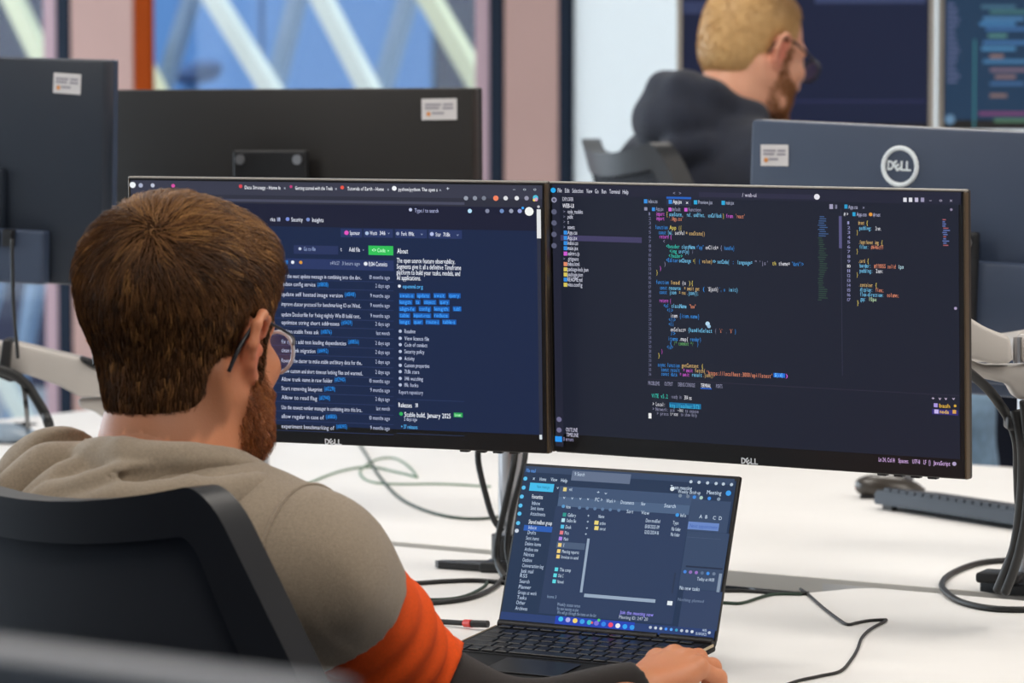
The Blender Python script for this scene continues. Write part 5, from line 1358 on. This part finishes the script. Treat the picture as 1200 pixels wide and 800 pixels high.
# --- hair: a close cap plus combed strands around the crown whorl
def hair_keep(p):
    """positive where scalp hair grows, in unit head coordinates"""
    x, y, z = np.abs(p[..., 0]), p[..., 1], p[..., 2]
    front = 0.070 - 0.35 * (0.09 - np.minimum(z, .09)) - y             # hairline over the brow and temples
    temple = 0.036 - y - 0.0 * z
    low = z - (-0.098 + 0.85 * np.clip(y + 0.060, 0, 1) + 0.15 * np.clip(0.03 - x, 0, 1)) + 0.005 * np.sin(p[..., 0] * 310) + 0.003 * np.sin(p[..., 0] * 730 + 1)   # nape rising to the ears
    side = np.where(z > 0.030, front, np.where(y > 0.010, np.minimum(0.040 - y, z + 0.050), low))
    return side
kd = hair_keep(loc_)
onhead = (np.linalg.norm(loc_, axis=1) < 0.17) & (loc_[:, 1] < 0.05)
st = np.where(onhead, sm(-0.010, 0.004, kd) * sm(0.078, 0.068, np.abs(loc_[:, 0])), 0)[:, None] * 0.55
col = col + (np.array(rgb(104, 66, 44)[:3]) - col) * st
np_mesh('body', V, Fc, M['skinA'], man, cols=col)
hg = SDF((-0.125, -0.15, -0.12), (0.125, 0.125, 0.17), 0.0034)
hg.ell((0, -0.014, 0.044), (0.0865, 0.112, 0.092), 0.0)
hg.ell((0, -0.032, 0.058), (0.0870, 0.100, 0.086), 0.02)
hg.ell((0, 0.030, 0.078), (0.074, 0.064, 0.056), 0.03)
hg.ell((0, -0.040, -0.030), (0.0600, 0.060, 0.076), 0.025)
for q in (-1, 1): hg.cone((q * 0.072, 0.024, 0.03), (q * 0.070, 0.026, -0.03), 0.0105, 0.008, 0.01)
P = np.stack(np.meshgrid(*hg.ax, indexing='ij'), -1)
hg.F = np.maximum(hg.F, -hair_keep(P) * 0.9).astype(np.float32)
for q in (-1, 1): hg.ell((q * 0.092, -0.008, 0.0), (0.022, 0.025, 0.040), 0.006, sub=True)
cV, cF = hg.arrays(); cV = relax(cV, cF, 2) * HS
dk = np.array(rgb(58, 37, 22)[:3]); md = np.array(rgb(116, 76, 42)[:3]); lt_ = np.array(rgb(202, 148, 86)[:3])
shc = np.tile(dk * 0.8, (len(cV), 1))
cap = np_mesh('hair', cV, cF, M['haircap'], man, TH)
NH = 20000
P, N = tri_area_pick(cV, cF, NH, lambda c: ((hair_keep(c / HS) > -0.004) & (np.linalg.norm((c / HS - np.array([0, -.014, .03])) / np.array([.075, .095, .10]), axis=1) > 0.8)).astype(float) * np.where(c[:, 2] / HS > 0.02, 1.0, 0.8))
wh = np.array([0.022, -0.098, 0.104]) * HS                             # the crown whorl
away = P - wh; dist = np.linalg.norm(away, axis=1)
swirl = np.cross(N, away)
D = away + 0.55 * swirl * np.exp(-dist / 0.05)[:, None]
zz = P[:, 2] / HS
D = D / np.maximum(np.linalg.norm(D, axis=1), 1e-6)[:, None]
D += np.array([0, 0, -1.0]) * (sm(0.09, 0.0, zz) * 1.1)[:, None]        # sides and back fall down
D += np.array([0.5, 0.75, 0]) * (sm(0.10, 0.14, zz) * 0.8)[:, None]     # the top is brushed forward
D += rng.normal(size=D.shape) * 0.20 + 0.30 * np.stack([noise3(P, 70, 5), noise3(P, 70, 6), noise3(P, 70, 7)], 1)
edge_d = hair_keep(P / HS)
L = (0.35 + 0.65 * sm(0.0, 0.03, edge_d)) * (0.014 + 0.028 * sm(0.0, 0.12, zz)) * rng.uniform(.75, 1.2, NH)
lift = (0.3 + 0.7 * sm(0.0, 0.03, edge_d)) * (0.0032 + 0.009 * sm(0.03, 0.14, zz)) * rng.uniform(.4, 1.5, NH)
ci = np.zeros(NH, int)
cell = np.floor(P / 0.0075).astype(int); key = cell[:, 0] * 73856093 ^ cell[:, 1] * 19349663 ^ cell[:, 2] * 83492791
_, first, inv = np.unique(key, return_index=True, return_inverse=True); ci = first[inv.ravel()]
ct = rng.normal(size=NH)[ci]
tone = np.clip(0.34 + 0.16 * noise3(P, 90, 9) + 0.17 * ct + rng.normal(size=NH) * 0.10 + 0.22 * sm(.06, .15, zz), 0, 1)[:, None]  # random and clump tone, plus crown light painted in as paler upper strands
cols = np.where(tone < .5, dk + (md - dk) * (tone / .5), md + (lt_ - md) * (tone - .5) / .5)
sV, sF, sC = strands(P, N, D, L, 0.00042, lift, rng.normal(size=NH) * 0.10, cols, 4, ci, 0.6)
np_mesh('hair_strands', sV, sF, M['hairA'], cap, cols=sC, kind='stuff')
# --- beard
def beard_keep(c):
    x, y, z = np.abs(c[:, 0]), c[:, 1], c[:, 2]
    edge = np.where(y < 0.045, z < -0.020 - 0.45 * np.clip(y - 0.02, 0, 1), z < -0.035 - 0.2 * np.clip(y - 0.045, 0, 1))
    jaw = (y > -0.004 + 0.6 * np.clip(-0.085 - z, 0, 1)) & (z > -0.142 + 0.25 * np.clip(0.05 - y, 0, 1)) & edge
    mouth = (np.abs(z + 0.067) < 0.009) & (x < 0.024)
    side = (y > 0.012) & (y < 0.036) & (z < 0.02) & (z > -0.05)
    return ((jaw & ~mouth) | side) & (x > -1)
hVu = hV / HS
nb = 9000
P, N = tri_area_pick(hV, hF, nb, lambda c: beard_keep(c / HS).astype(float) * ((np.abs(c[:, 0]) < 0.086) | (c[:, 2] < -0.034)))
D = np.tile(np.array([0, 0.35, -1.0]), (nb, 1)) + rng.normal(size=(nb, 3)) * 0.35
bd, bm_, bl_ = np.array(rgb(92, 48, 20)[:3]), np.array(rgb(150, 84, 38)[:3]), np.array(rgb(190, 122, 66)[:3])
tone = np.clip(0.45 + 0.25 * noise3(P, 80, 12) + rng.normal(size=nb) * 0.2, 0, 1)[:, None]
cols = np.where(tone < .5, bd + (bm_ - bd) * (tone / .5), bm_ + (bl_ - bm_) * (tone - .5) / .5)
sV, sF, sC = strands(P, N, D, 0.013 * rng.uniform(.6, 1.3, nb), 0.00042, 0.009 * rng.uniform(.5, 1.4, nb), rng.normal(size=nb) * .2, cols, 3)
np_mesh('beard', sV, sF, M['hairA'], man, TH, cols=sC, kind='stuff')
# brows
# --- eyeglasses (worn, but a thing of their own)
gl = thing('eyeglasses', 'clear framed round eyeglasses with dark temple arms worn by the bearded man', 'eyeglasses', TH)
M['clearframe'] = mat('clear_acetate', (214, 214, 222), 0.15, spec=0.8)
M['lens'] = glass_mat('lens_glass', (0.88, 0.91, 0.98), 0.12)
M['temple'] = mat('dark_temple_metal', (26, 26, 32), 0.35)
for q in (-1, 1):
    ctr = Vector((q * 0.036, 0.119, -0.002)) * HS
    ry = -q * 0.22
    pts = []
    for a in np.linspace(0, 2 * math.pi, 21)[:-1]:
        u, w = 0.025 * math.cos(a), 0.0225 * math.sin(a)
        pts.append(ctr + Vector((u * math.cos(ry), u * math.sin(ry), w)))
    MB().tube(pts, 0.0021, n=8, closed=True, smooth=2).build('rim', M['clearframe'], gl, smooth=180)
    c = MB(); c.add([ctr] + [ctr + (p - ctr) * 0.97 for p in pts], [(0, i + 1, (i + 1) % 20 + 1) for i in range(20)]); c.build('lens', M['lens'], gl)
    h0 = ctr + Vector((q * 0.0245 * math.cos(ry), q * 0.0245 * math.sin(ry) * 1, 0.010))
    MB().tube([h0, Vector((q * 0.080, 0.075, 0.014)) * HS, Vector((q * 0.0885, 0.03, 0.022)) * HS, Vector((q * 0.0895, -0.004, 0.028)) * HS, Vector((q * 0.0905, -0.020, 0.018)) * HS, Vector((q * 0.085, -0.034, -0.004)) * HS, Vector((q * 0.079, -0.040, -0.026)) * HS], [0.0018, 0.0017, 0.0017, 0.0020, 0.0022, 0.0024, 0.0022], n=8).build('temple_arm', M['temple'], gl, smooth=180)
MB().tube([Vector((-0.012, 0.122, 0.004)) * HS, Vector((0, 0.126, 0.008)) * HS, Vector((0.012, 0.122, 0.004)) * HS], 0.0018, n=8).build('bridge', M['clearframe'], gl, smooth=180)
# --- hoodie body with the upper sleeves
SEP = Vector((0.178, 0.044, 0.866))                                   # where the grey sleeve stops
arm_dir = (ER - SR).normalized()
g = SDF((-0.34, -0.29, 0.42), (0.34, 0.24, 1.06), 0.0062)
g.ell((0, -0.022, 0.82), (0.195, 0.118, 0.20), 0.0)
g.ell((0, 0.06, 0.60), (0.195, 0.13, 0.17), 0.06)
g.cone((-0.150, -0.015, 0.893), (0.150, -0.015, 0.893), 0.074, 0.074, 0.05)
g.ell((0, -0.09, 0.87), (0.15, 0.075, 0.12), 0.05)
for q in (-1, 1): g.cone((q * 0.03, -0.05, 0.928), (q * 0.165, -0.015, 0.897), 0.050, 0.060, 0.05)
g.chain([SR + Vector((0.008, 0, 0)), SR + (ER - SR) * 0.5, SR + (ER - SR) * 0.7], [0.072, 0.069, 0.067], 0.035)
g.chain([SL, SL + (EL - SL) * 0.5, EL, WL], [0.078, 0.068, 0.058, 0.038], 0.035)
# folds at the armpit and shoulder
def fold(P):
    w = noise3(P * np.array([1, 1, .55]), 48, 21) * 0.5 + noise3(P * np.array([1.2, .8, .8]), 85, 22) * 0.35
    return -w * 0.0042 * sm(0.99, 0.93, P[..., 2]) - 0.006 * (0.3 - np.abs(noise3(P * np.array([1, 1, .5]), 34, 23)))
g.disp(fold)
# the sleeve seam
seam = [Vector((0.150, -0.100, 0.80)), Vector((0.158, -0.080, 0.87)), Vector((0.170, -0.045, 0.945)), Vector((0.176, -0.01, 0.982)), Vector((0.172, 0.05, 0.955))]
g.cut(SEP, arm_dir) if False else None
Pg = np.stack(np.meshgrid(*g.ax, indexing='ij'), -1)
dcut = (Pg - np.array(SEP)) @ np.array(arm_dir)
radial = np.linalg.norm((Pg - np.array(SEP)) - dcut[..., None] * np.array(arm_dir), axis=-1)
g.F = np.where((radial < 0.13) & (Pg[..., 0] > 0.075) & (dcut > -0.02), np.maximum(g.F, dcut), g.F).astype(np.float32)
# neck opening
g.cone((0, -0.045, 0.985), (0, -0.01, 1.10), 0.062, 0.070, 0.008, sub=True)
tV, tF = g.arrays(); tV = relax(tV, tF, 1)
hd = np_mesh('hoodie', tV, tF, M['hoodie'], man)
# hood lying on the back: rolls and hollows round the neck
g = SDF((-0.26, -0.28, 0.86), (0.22, 0.12, 1.09), 0.0048)
def arc(pts, rs, k=0.012):
    q = catmull([Vector(p) for p in pts], 5); rr = np.interp(np.linspace(0, 1, len(q)), np.linspace(0, 1, len(rs)), rs)
    g.chain(q, list(rr), k)
g.ell((-0.015, -0.100, 0.935), (0.125, 0.078, 0.062), 0.0)
# the roll against the neck
arc([(0.080, 0.055, 0.925), (0.094, 0.030, 0.955), (0.088, -0.025, 0.982), (0.060, -0.082, 0.995), (0.005, -0.108, 0.998), (-0.050, -0.092, 0.994), (-0.080, -0.045, 0.985), (-0.086, 0.010, 0.968), (-0.07, 0.055, 0.93)], [0.016, 0.021, 0.024, 0.024, 0.025, 0.024, 0.022, 0.020, 0.016], 0.002)
# the hood edge rolled back below it
arc([(0.098, 0.070, 0.925), (0.116, 0.030, 0.945), (0.122, -0.020, 0.958), (0.104, -0.085, 0.962), (0.058, -0.135, 0.958), (0.0, -0.162, 0.948), (-0.06, -0.182, 0.932), (-0.11, -0.185, 0.905)], [0.018, 0.026, 0.029, 0.028, 0.027, 0.026, 0.026, 0.022], 0.002)
arc([(0.045, -0.118, 0.988), (0.0, -0.150, 0.978), (-0.05, -0.172, 0.955), (-0.08, -0.185, 0.92)], [0.014, 0.018, 0.018, 0.014], 0.003)
# bunched lobes over the left shoulder
arc([(-0.075, -0.020, 0.975), (-0.108, -0.050, 0.992), (-0.140, -0.068, 0.990), (-0.164, -0.085, 0.962), (-0.176, -0.100, 0.915), (-0.178, -0.11, 0.87)], [0.020, 0.027, 0.030, 0.030, 0.027, 0.02], 0.003)
arc([(-0.070, -0.070, 0.990), (-0.098, -0.112, 0.985), (-0.118, -0.142, 0.958), (-0.126, -0.165, 0.91)], [0.020, 0.025, 0.027, 0.022], 0.003)
arc([(-0.035, -0.105, 0.990), (-0.060, -0.145, 0.972), (-0.085, -0.172, 0.938), (-0.095, -0.18, 0.90)], [0.016, 0.019, 0.020, 0.016], 0.003)
for path in ([(0.124, 0.02, 0.975), (0.116, -0.03, 0.985), (0.090, -0.090, 0.988), (0.050, -0.130, 0.986), (0.02, -0.148, 0.985)],
             [(-0.085, -0.030, 1.012), (-0.118, -0.085, 1.008), (-0.142, -0.125, 0.975), (-0.150, -0.15, 0.93)]):
    q = catmull([Vector(p) for p in path], 5); g.chain(q, list(np.interp(np.linspace(0, 1, len(q)), [0, .15, .8, 1], [.003, .009, .009, .003])), 0.005, sub=True)
g.disp(lambda P: -0.0065 * (0.3 - np.abs(noise3(P * np.array([1, 1, .55]), 52, 31))) - 0.0016 * noise3(P, 170, 32))
g.cone((0, -0.040, 0.93), (0, -0.016, 1.12), 0.064, 0.068, 0.006, sub=True)
V, Fc = g.arrays(); np_mesh('hood', relax(V, Fc, 1), Fc, M['hoodie'], man)
# seam cord projected onto the sleeve
from mathutils.bvhtree import BVHTree
bv = BVHTree.FromPolygons([tuple(v) for v in tV], [tuple(int(i) for i in f) for f in tF])
sp = []
for p in catmull(seam, 6):
    q, nn, _, _ = bv.find_nearest(p)
    sp.append(q + nn * 0.0006)
MB().tube(sp, 0.0022, n=6, smooth=1).build('sleeve_seam', M['hoodie'], hd, smooth=180)
# --- orange elbow panel and charcoal forearm
g = SDF((0.03, 0.0, 0.62), (0.30, 0.33, 0.95), 0.0042)
g.chain([SR + (ER - SR) * 0.25, SR + (ER - SR) * 0.55, ER, ER + (MR - ER) * 0.9], [0.069, 0.067, 0.062, 0.050], 0.02)
g.disp(lambda P: -0.0030 * np.sin((P @ np.array(arm_dir)) * 150 + 2.2 * noise3(P, 30, 41)) * sm(0.0, 0.06, (P - np.array(SEP)) @ np.array(arm_dir)) - 0.002 * noise3(P, 70, 42))
g.cut(SEP - arm_dir * 0.004, -arm_dir)
fo = (MR - ER).normalized(); CUF = ER + fo * 0.035
g.cut(CUF, fo + arm_dir * 0.25)
V, Fc = g.arrays(); np_mesh('orange_sleeve_panel', relax(V, Fc, 1), Fc, M['orange'], man)
g = SDF((0.08, 0.10, 0.62), (0.45, 0.42, 0.86), 0.0042)
g.chain([ER, MR, WR - (WR - MR).normalized() * 0.004], [0.058, 0.045, 0.033], 0.02)
g.disp(lambda P: -0.0025 * noise3(P, 90, 51))
g.cut(CUF - fo * 0.004, -fo - arm_dir * 0.25)
wd = (KR - WR).normalized()
g.cut(WR + wd * 0.004, (WR - MR).normalized() * 0.5 + wd * 0.5)
V, Fc = g.arrays(); np_mesh('dark_forearm_sleeve', relax(V, Fc, 1), Fc, M['darkslv'], man)
legs_and_shoes(man, (0.09, 0.05, 0.52), (0.13, 0.46, 0.54), (0.13, 0.48, 0.09), M['trouser'])
# ------------------------------------------------------------------ the man at the far desk
FYAW = YAW - math.radians(56)
hp = at_d(882, 62, 7.6)
FTILT = math.radians(-17)
R = Matrix.Rotation(FYAW, 4, 'Z')
org = hp - R @ Vector((0, 0.115, 0)); base = Vector((org.x, org.y, 0))
far = thing('person', 'man with short blond hair, beard and dark glasses in a navy hoodie, bent forward', 'person', Matrix.Translation(base) @ R)
hz = hp.z
TH2 = Matrix.Translation((0, 0.115, hz)) @ Matrix.Rotation(math.radians(3), 4, 'Z') @ Matrix.Rotation(FTILT, 4, 'X')
fV, fF = head_sdf(0.0048, 1.04)
nk = TH2 @ Vector((0, -0.05, -0.16))
g = SDF((-0.33, -0.30, 0.62), (0.33, 0.45, hz + 0.0), 0.012)
sh = hz - 0.20
g.ell((0, 0.0, sh - 0.22), (0.15, 0.10, 0.26), 0.0).cone((-.15, .02, sh - .03), (.15, .02, sh - .03), .05, .05, .04).cone((0, -.02, sh - .1), tuple(nk), .07, .058, .05)
for q in (-1, 1): g.chain([(q * .18, .02, sh - .05), (q * .22, .12, sh - .28), (q * .14, .34, sh - .26)], [.045, .04, .027], .02)
gV, gF = g.arrays()
hh = hand_sdf(0.004, 0.8)
THa = along(Vector((.14, .34, sh - .26)), Vector((.11, .44, sh - .25))); THb = along(Vector((-.14, .34, sh - .26)), Vector((-.11, .44, sh - .25))) @ Matrix.Scale(-1, 4, (1, 0, 0))
V, Fc = join_vf([(xf(fV, TH2), fF), (gV, gF), (xf(hh[0], THa), hh[1]), (xf(hh[0], THb), hh[1][:, ::-1])])
lc = xf(V, TH2.inverted()) / 1.04
base_c = np.array(rgb(224, 164, 134)[:3]); red = np.array(rgb(220, 124, 104)[:3])
ear = np.exp(-((np.abs(lc[:, 0]) - 0.088) / 0.012) ** 2) * np.exp(-((lc[:, 1] + 0.006) / 0.03) ** 2) * np.exp(-(lc[:, 2] / 0.034) ** 2)
np_mesh('body', V, Fc, M['skinA'], far, cols=base_c + (red - base_c) * np.clip(ear * .9, 0, 1)[:, None])
hg = SDF((-0.11, -0.135, -0.10), (0.11, 0.12, 0.16), 0.0046)
hg.ell((0, -0.012, 0.046), (0.083, 0.105, 0.089), 0.0).ell((0, -0.045, -0.01), (0.066, 0.066, 0.066), 0.03)
P = np.stack(np.meshgrid(*hg.ax, indexing='ij'), -1)
def keep2(p):
    x, y, z = np.abs(p[..., 0]), p[..., 1], p[..., 2]
    front = 0.040 + 0.25 * np.clip(z - .06, -1, .05) - y
    return np.where(z > 0.030, front, np.where(y > 0.010, np.minimum(0.030 - y, z + 0.03), z - (-0.060 + 1.1 * np.clip(y + 0.055, 0, 1))))
hg.F = np.maximum(hg.F, -keep2(P) * .9).astype(np.float32)
for q in (-1, 1): hg.ell((q * 0.092, -0.008, 0.0), (0.022, 0.025, 0.040), 0.006, sub=True)
V, Fc = hg.arrays(); V = relax(V, Fc, 2) * 1.04
c0, c1 = np.array(rgb(204, 164, 110)[:3]), np.array(rgb(140, 104, 62)[:3])
w = sm(.03, .12, V[:, 2]) * sm(-.09, -.01, V[:, 1])
hc = np_mesh('hair', V, Fc, M['hairA'], far, TH2, cols=c0 + (c1 - c0) * w[:, None])
nf = 5000
P, N = tri_area_pick(V, Fc, nf, lambda c: np.ones(len(c)))
D = (P - np.array([0, -.07, .11])) + np.array([0, 0.0, -.06]) + rng.normal(size=P.shape) * .03
w = sm(.03, .12, P[:, 2]) * sm(-.09, -.01, P[:, 1])
sV, sF, sC = strands(P, N, D, .010 * rng.uniform(.6, 1.3, nf), .0006, .004 * rng.uniform(.5, 1.3, nf), rng.normal(size=nf) * .1, (c0 + (c1 - c0) * w[:, None]) * rng.uniform(.8, 1.25, (nf, 1)), 2)
np_mesh('hair_strands', sV, sF, M['hairA'], hc, cols=sC, kind='stuff')
P, N = tri_area_pick(fV, fF, 4000, lambda c: beard_keep(c / 1.04).astype(float) * (np.abs(c[:, 0]) < .085))
D = np.tile(np.array([0, .35, -1.0]), (4000, 1)) + rng.normal(size=(4000, 3)) * .35
sV, sF, sC = strands(P, N, D, .012 * rng.uniform(.6, 1.3, 4000), .0007, .006 * rng.uniform(.5, 1.4, 4000), rng.normal(size=4000) * .2, np.array(rgb(150, 98, 56)[:3]) * rng.uniform(.7, 1.3, (4000, 1)), 2)
np_mesh('beard', sV, sF, M['hairA'], far, TH2, cols=sC, kind='stuff')
gl2 = thing('eyeglasses', 'dark framed glasses worn by the man in the navy hoodie', 'eyeglasses', far.matrix_world @ TH2)
for q in (-1, 1):
    ctr = Vector((q * 0.036, 0.122, 0.0)); pts = [ctr + Vector((0.025 * math.cos(a), 0, 0.021 * math.sin(a))) for a in np.linspace(0, 2 * math.pi, 17)[:-1]]
    MB().tube(pts, 0.0028, n=8, closed=True, smooth=2).build('rim', M['temple'], gl2, smooth=180)
    c = MB(); c.add([ctr] + pts, [(0, i + 1, (i + 1) % 16 + 1) for i in range(16)]); c.build('lens', M['lens'], gl2)
    MB().tube([ctr + Vector((q * .025, 0, .01)), Vector((q * .084, .075, .014)), Vector((q * .093, .02, .026)), Vector((q * .094, -.016, .022)), Vector((q * .088, -.034, -.01))], 0.0024, n=8).build('temple_arm', M['temple'], gl2, smooth=180)
MB().tube([(-.012, .123, .004), (0, .126, .008), (.012, .123, .004)], .0024, n=8).build('bridge', M['temple'], gl2, smooth=180)
# navy hoodie and hood
g = SDF((-0.36, -0.36, 0.66), (0.36, 0.44, hz + 0.02), 0.0085)
g.ell((0, 0.0, sh - 0.24), (0.18, 0.13, 0.28), 0.0).ell((0, -0.055, sh - 0.08), (0.15, 0.09, 0.12), 0.06)
g.cone((-.155, .01, sh - .03), (.155, .01, sh - .03), .075, .075, .05)
for q in (-1, 1):
    g.cone((q * .03, -.01, sh + .06), (q * .16, .01, sh - .02), .06, .07, .05)
    g.chain([(q * .185, .01, sh - .05), (q * .235, .11, sh - .28), (q * .15, .325, sh - .26)], [.078, .062, .038], .03)
n2 = np.array(nk)
up_ = np.array([0, -.01, .035])
g.chain([n2 + up_ + np.array(q) for q in ([.075, .075, -.06], [.09, .03, -.02], [.075, -.05, .02], [.03, -.09, .035], [-.03, -.09, .035], [-.075, -.05, .02], [-.09, .03, -.02], [-.075, .075, -.06])], [.022, .028, .032, .034, .034, .032, .028, .022], .02)
g.ell(tuple(n2 + np.array([0, -.09, .01])), (.11, .08, .07), .03)
g.chain([n2 + np.array([.10, .0, -.03]), n2 + np.array([.10, -.10, -.04]), n2 + np.array([.04, -.18, -.06])], [.024, .028, .026], .015)
g.disp(lambda P: -0.006 * noise3(P * np.array([1, 1, .6]), 42, 61) - .003 * noise3(P, 90, 62))
g.cone(tuple(n2 + np.array([0, .01, -.01])), tuple(n2 + np.array([0, .06, .14])), .062, .07, .006, sub=True)
V, Fc = g.arrays(); np_mesh('hoodie', relax(V, Fc, 1), Fc, M['navyhood'], far)
legs_and_shoes(far, (0.09, 0.0, sh - 0.56), (0.13, 0.53, sh - 0.50), (0.13, 0.66, 0.12), M['denim'])

# his chair: a raised copy
cp = at_d(716, 180, 7.5)
th2 = YAW - math.radians(74)
chair2.matrix_world = Matrix.Translation((0, 0, 0))
top = Vector((0, -0.155 - 0.372 * math.tan(math.radians(REC)), 0.972))
off = Matrix.Rotation(th2, 3, 'Z') @ top
chair2.matrix_world = Matrix.Translation((cp.x - off.x, cp.y - off.y, cp.z - 0.972 - 0.0)) @ Matrix.Rotation(th2, 4, 'Z')
# raised platform floor for the far row
pz = cp.z - 0.972
# grey desk divider close to the lens, its top rail along the bottom left edge of the view
da, db = at_z(-120, 742, 1.19), at_z(380, 806, 1.19)
dv = thing('desk_divider', 'blurred grey felt desk divider nearest of all, along the bottom left edge', 'divider', Matrix.Translation((db.x, db.y, 0)) @ Matrix.Rotation(math.atan2((db - da).y, (db - da).x), 4, 'Z'))
MB().box((-0.7, 0, 0.665), (1.4, 0.026, 1.03), bevel=0.004).build('felt_panel', mat('grey_felt', (84, 90, 102), 0.9, bump=0.3, bscale=600), dv)
MB().box((-0.7, 0, 1.184), (1.404, 0.032, 0.012), bevel=0.003).build('top_rail', mat('grey_rail', (104, 108, 116), 0.45), dv)
for q in (-1.3, -0.1):
    MB().box((q, 0, 0.02), (0.06, 0.40, 0.04), bevel=0.005).box((q, 0, 0.10), (0.04, 0.026, 0.14)).build('foot', M['steel'], dv)
print('CHAIR2 z', pz, 'far head', hp, 'base', base)

# far desk and its two screens
dm = 8.55
def far_monitor(label, p_tl, p_tr, w, col, yaw):
    a = at_d(*p_tl, dm)
    T = Matrix.Translation(a) @ Matrix.Rotation(yaw, 4, 'Z') @ Matrix.Translation((w / 2, 0, -MH / 2))
    t = thing('monitor', label, 'monitor', T)
    MB().box((0, 0.02, 0), (w, 0.03, MH), bevel=0.004).build('housing', M['back_dark'], t)
    for s in (-1, 1): MB().box((s * (w / 2 - 0.006), 0.003, 0), (0.012, 0.012, MH - .002), bevel=0.002).build('side_rim', M['rim'], t)
    MB().box((0, 0.002, 0), (w - .024, .006, MH - .004)).build('bezel', M['bezel'], t)
    s = MB().box((0, -0.002, .006), (w - .03, .001, MH - .03)).build('screen', screen_mat('far_glow', col), t)
    MB().box((0, 0.05, -0.02), (0.1, 0.04, 0.1), bevel=.005).build('mount_plate', M['black'], t)
    MB().tube([(0, .07, -.02), (0, .12, -.1), (0, .12, -MH / 2 - .17)], .02, n=12).build('stand_column', M['steel'], t, smooth=180)
    MB().box((0, .10, -MH / 2 - .175), (.2, .16, .014), bevel=.005).build('stand_foot', M['black'], t)
    return t, T, s
yf = YAW + math.radians(-4)
fm1, T1, s1 = far_monitor('dark editor screen directly behind the blond man\'s head', (793, -22), (1093, -22), 0.560, (26, 33, 58), yf)
fm2, T2, s2 = far_monitor('far screen of coloured code at the top right corner', (1100, -26), (1400, -20), 0.560, (34, 58, 84), yf)
u1_ = monitor_local(T1); S = Screen(u1_, T1, s1, -0.003, 'code_print')
for k in range(5): S.rect(800, 2 + k * 3, 836, 3.6 + k * 3, (64, 74, 112))
S.rect(955, -6, 1085, 4, (56, 66, 100)); S.rect(800, 118, 1086, 119, (58, 60, 104)); S.done()
u2_ = monitor_local(T2); S = Screen(u2_, T2, s2, -0.003, 'code_print')
for k in range(16): S.rect(1110, 4 + k * 6, 1110 + random.uniform(8, 15), 6.6 + k * 6, (92, 100, 136))
S.rect(1141, 46, 1143.6, 150, (52, 110, 120))
for y, x0, x1, c in [(8, 1150, 1190, (76, 120, 140)), (14, 1160, 1215, (76, 130, 120)), (22, 1152, 1200, (90, 150, 200)), (28, 1148, 1190, (80, 150, 210)), (34, 1155, 1230, (70, 120, 180)), (42, 1158, 1180, (100, 160, 140)), (50, 1152, 1205, (76, 130, 190)), (57, 1150, 1190, (90, 160, 210)), (66, 1160, 1176, (180, 130, 110)), (72, 1152, 1230, (80, 140, 190)), (82, 1160, 1205, (150, 110, 120)), (90, 1166, 1190, (170, 120, 110)), (98, 1160, 1200, (70, 110, 160)), (112, 1160, 1180, (170, 120, 100)), (133, 1147, 1230, (150, 60, 110)), (141, 1165, 1230, (100, 140, 90))]:
    S.rect(x0, y - 2.2, x1, y + 2.2, tuple(int(v * .62 + w * .38) for v, w in zip(c, (46, 72, 100))))
S.disc(1113, 140, 6, (96, 130, 160)); S.done()
ctr = at_d(1110, 300, 8.35)
R = Matrix.Rotation(yf, 4, 'Z')
ft = thing('desk', 'raised standing desk carrying the two far screens', 'desk', Matrix.Translation((ctr.x, ctr.y, 0)) @ R)
fz = (T1.translation.z - MH / 2 - 0.182)
MB().box((0, 0.15, fz - .012), (1.5, .7, .024), bevel=.003).build('desk_top', M['white'], ft)
for s in (-.6, .6):
    MB().box((s, .15, (fz - .024) / 2), (.07, .07, fz - .024), bevel=.004).build('leg', M['arm'], ft)
    MB().box((s, .15, .02), (.09, .64, .04), bevel=.006).build('foot_bar', M['arm'], ft)
print('CH2', px_of(chair2.matrix_world @ chair_pt(1, 1)), px_of(chair2.matrix_world @ chair_pt(-1, 1)), px_of(chair2.matrix_world @ chair_pt(0, 1)))
MB().box((0, 0.42, fz - 0.45), (1.4, 0.02, 0.84), bevel=0.004).build('modesty_panel', mat('navy_panel', (22, 30, 50), 0.7), ft)
print('knee', px_of(far.matrix_world @ Vector((.13,.42,sh-.5))), 'ankle', px_of(far.matrix_world @ Vector((.13,.80,.12))), 'sh', sh, 'desk', fz, px_of((ft.matrix_world @ Vector((-.7,.42,fz-.45)))))
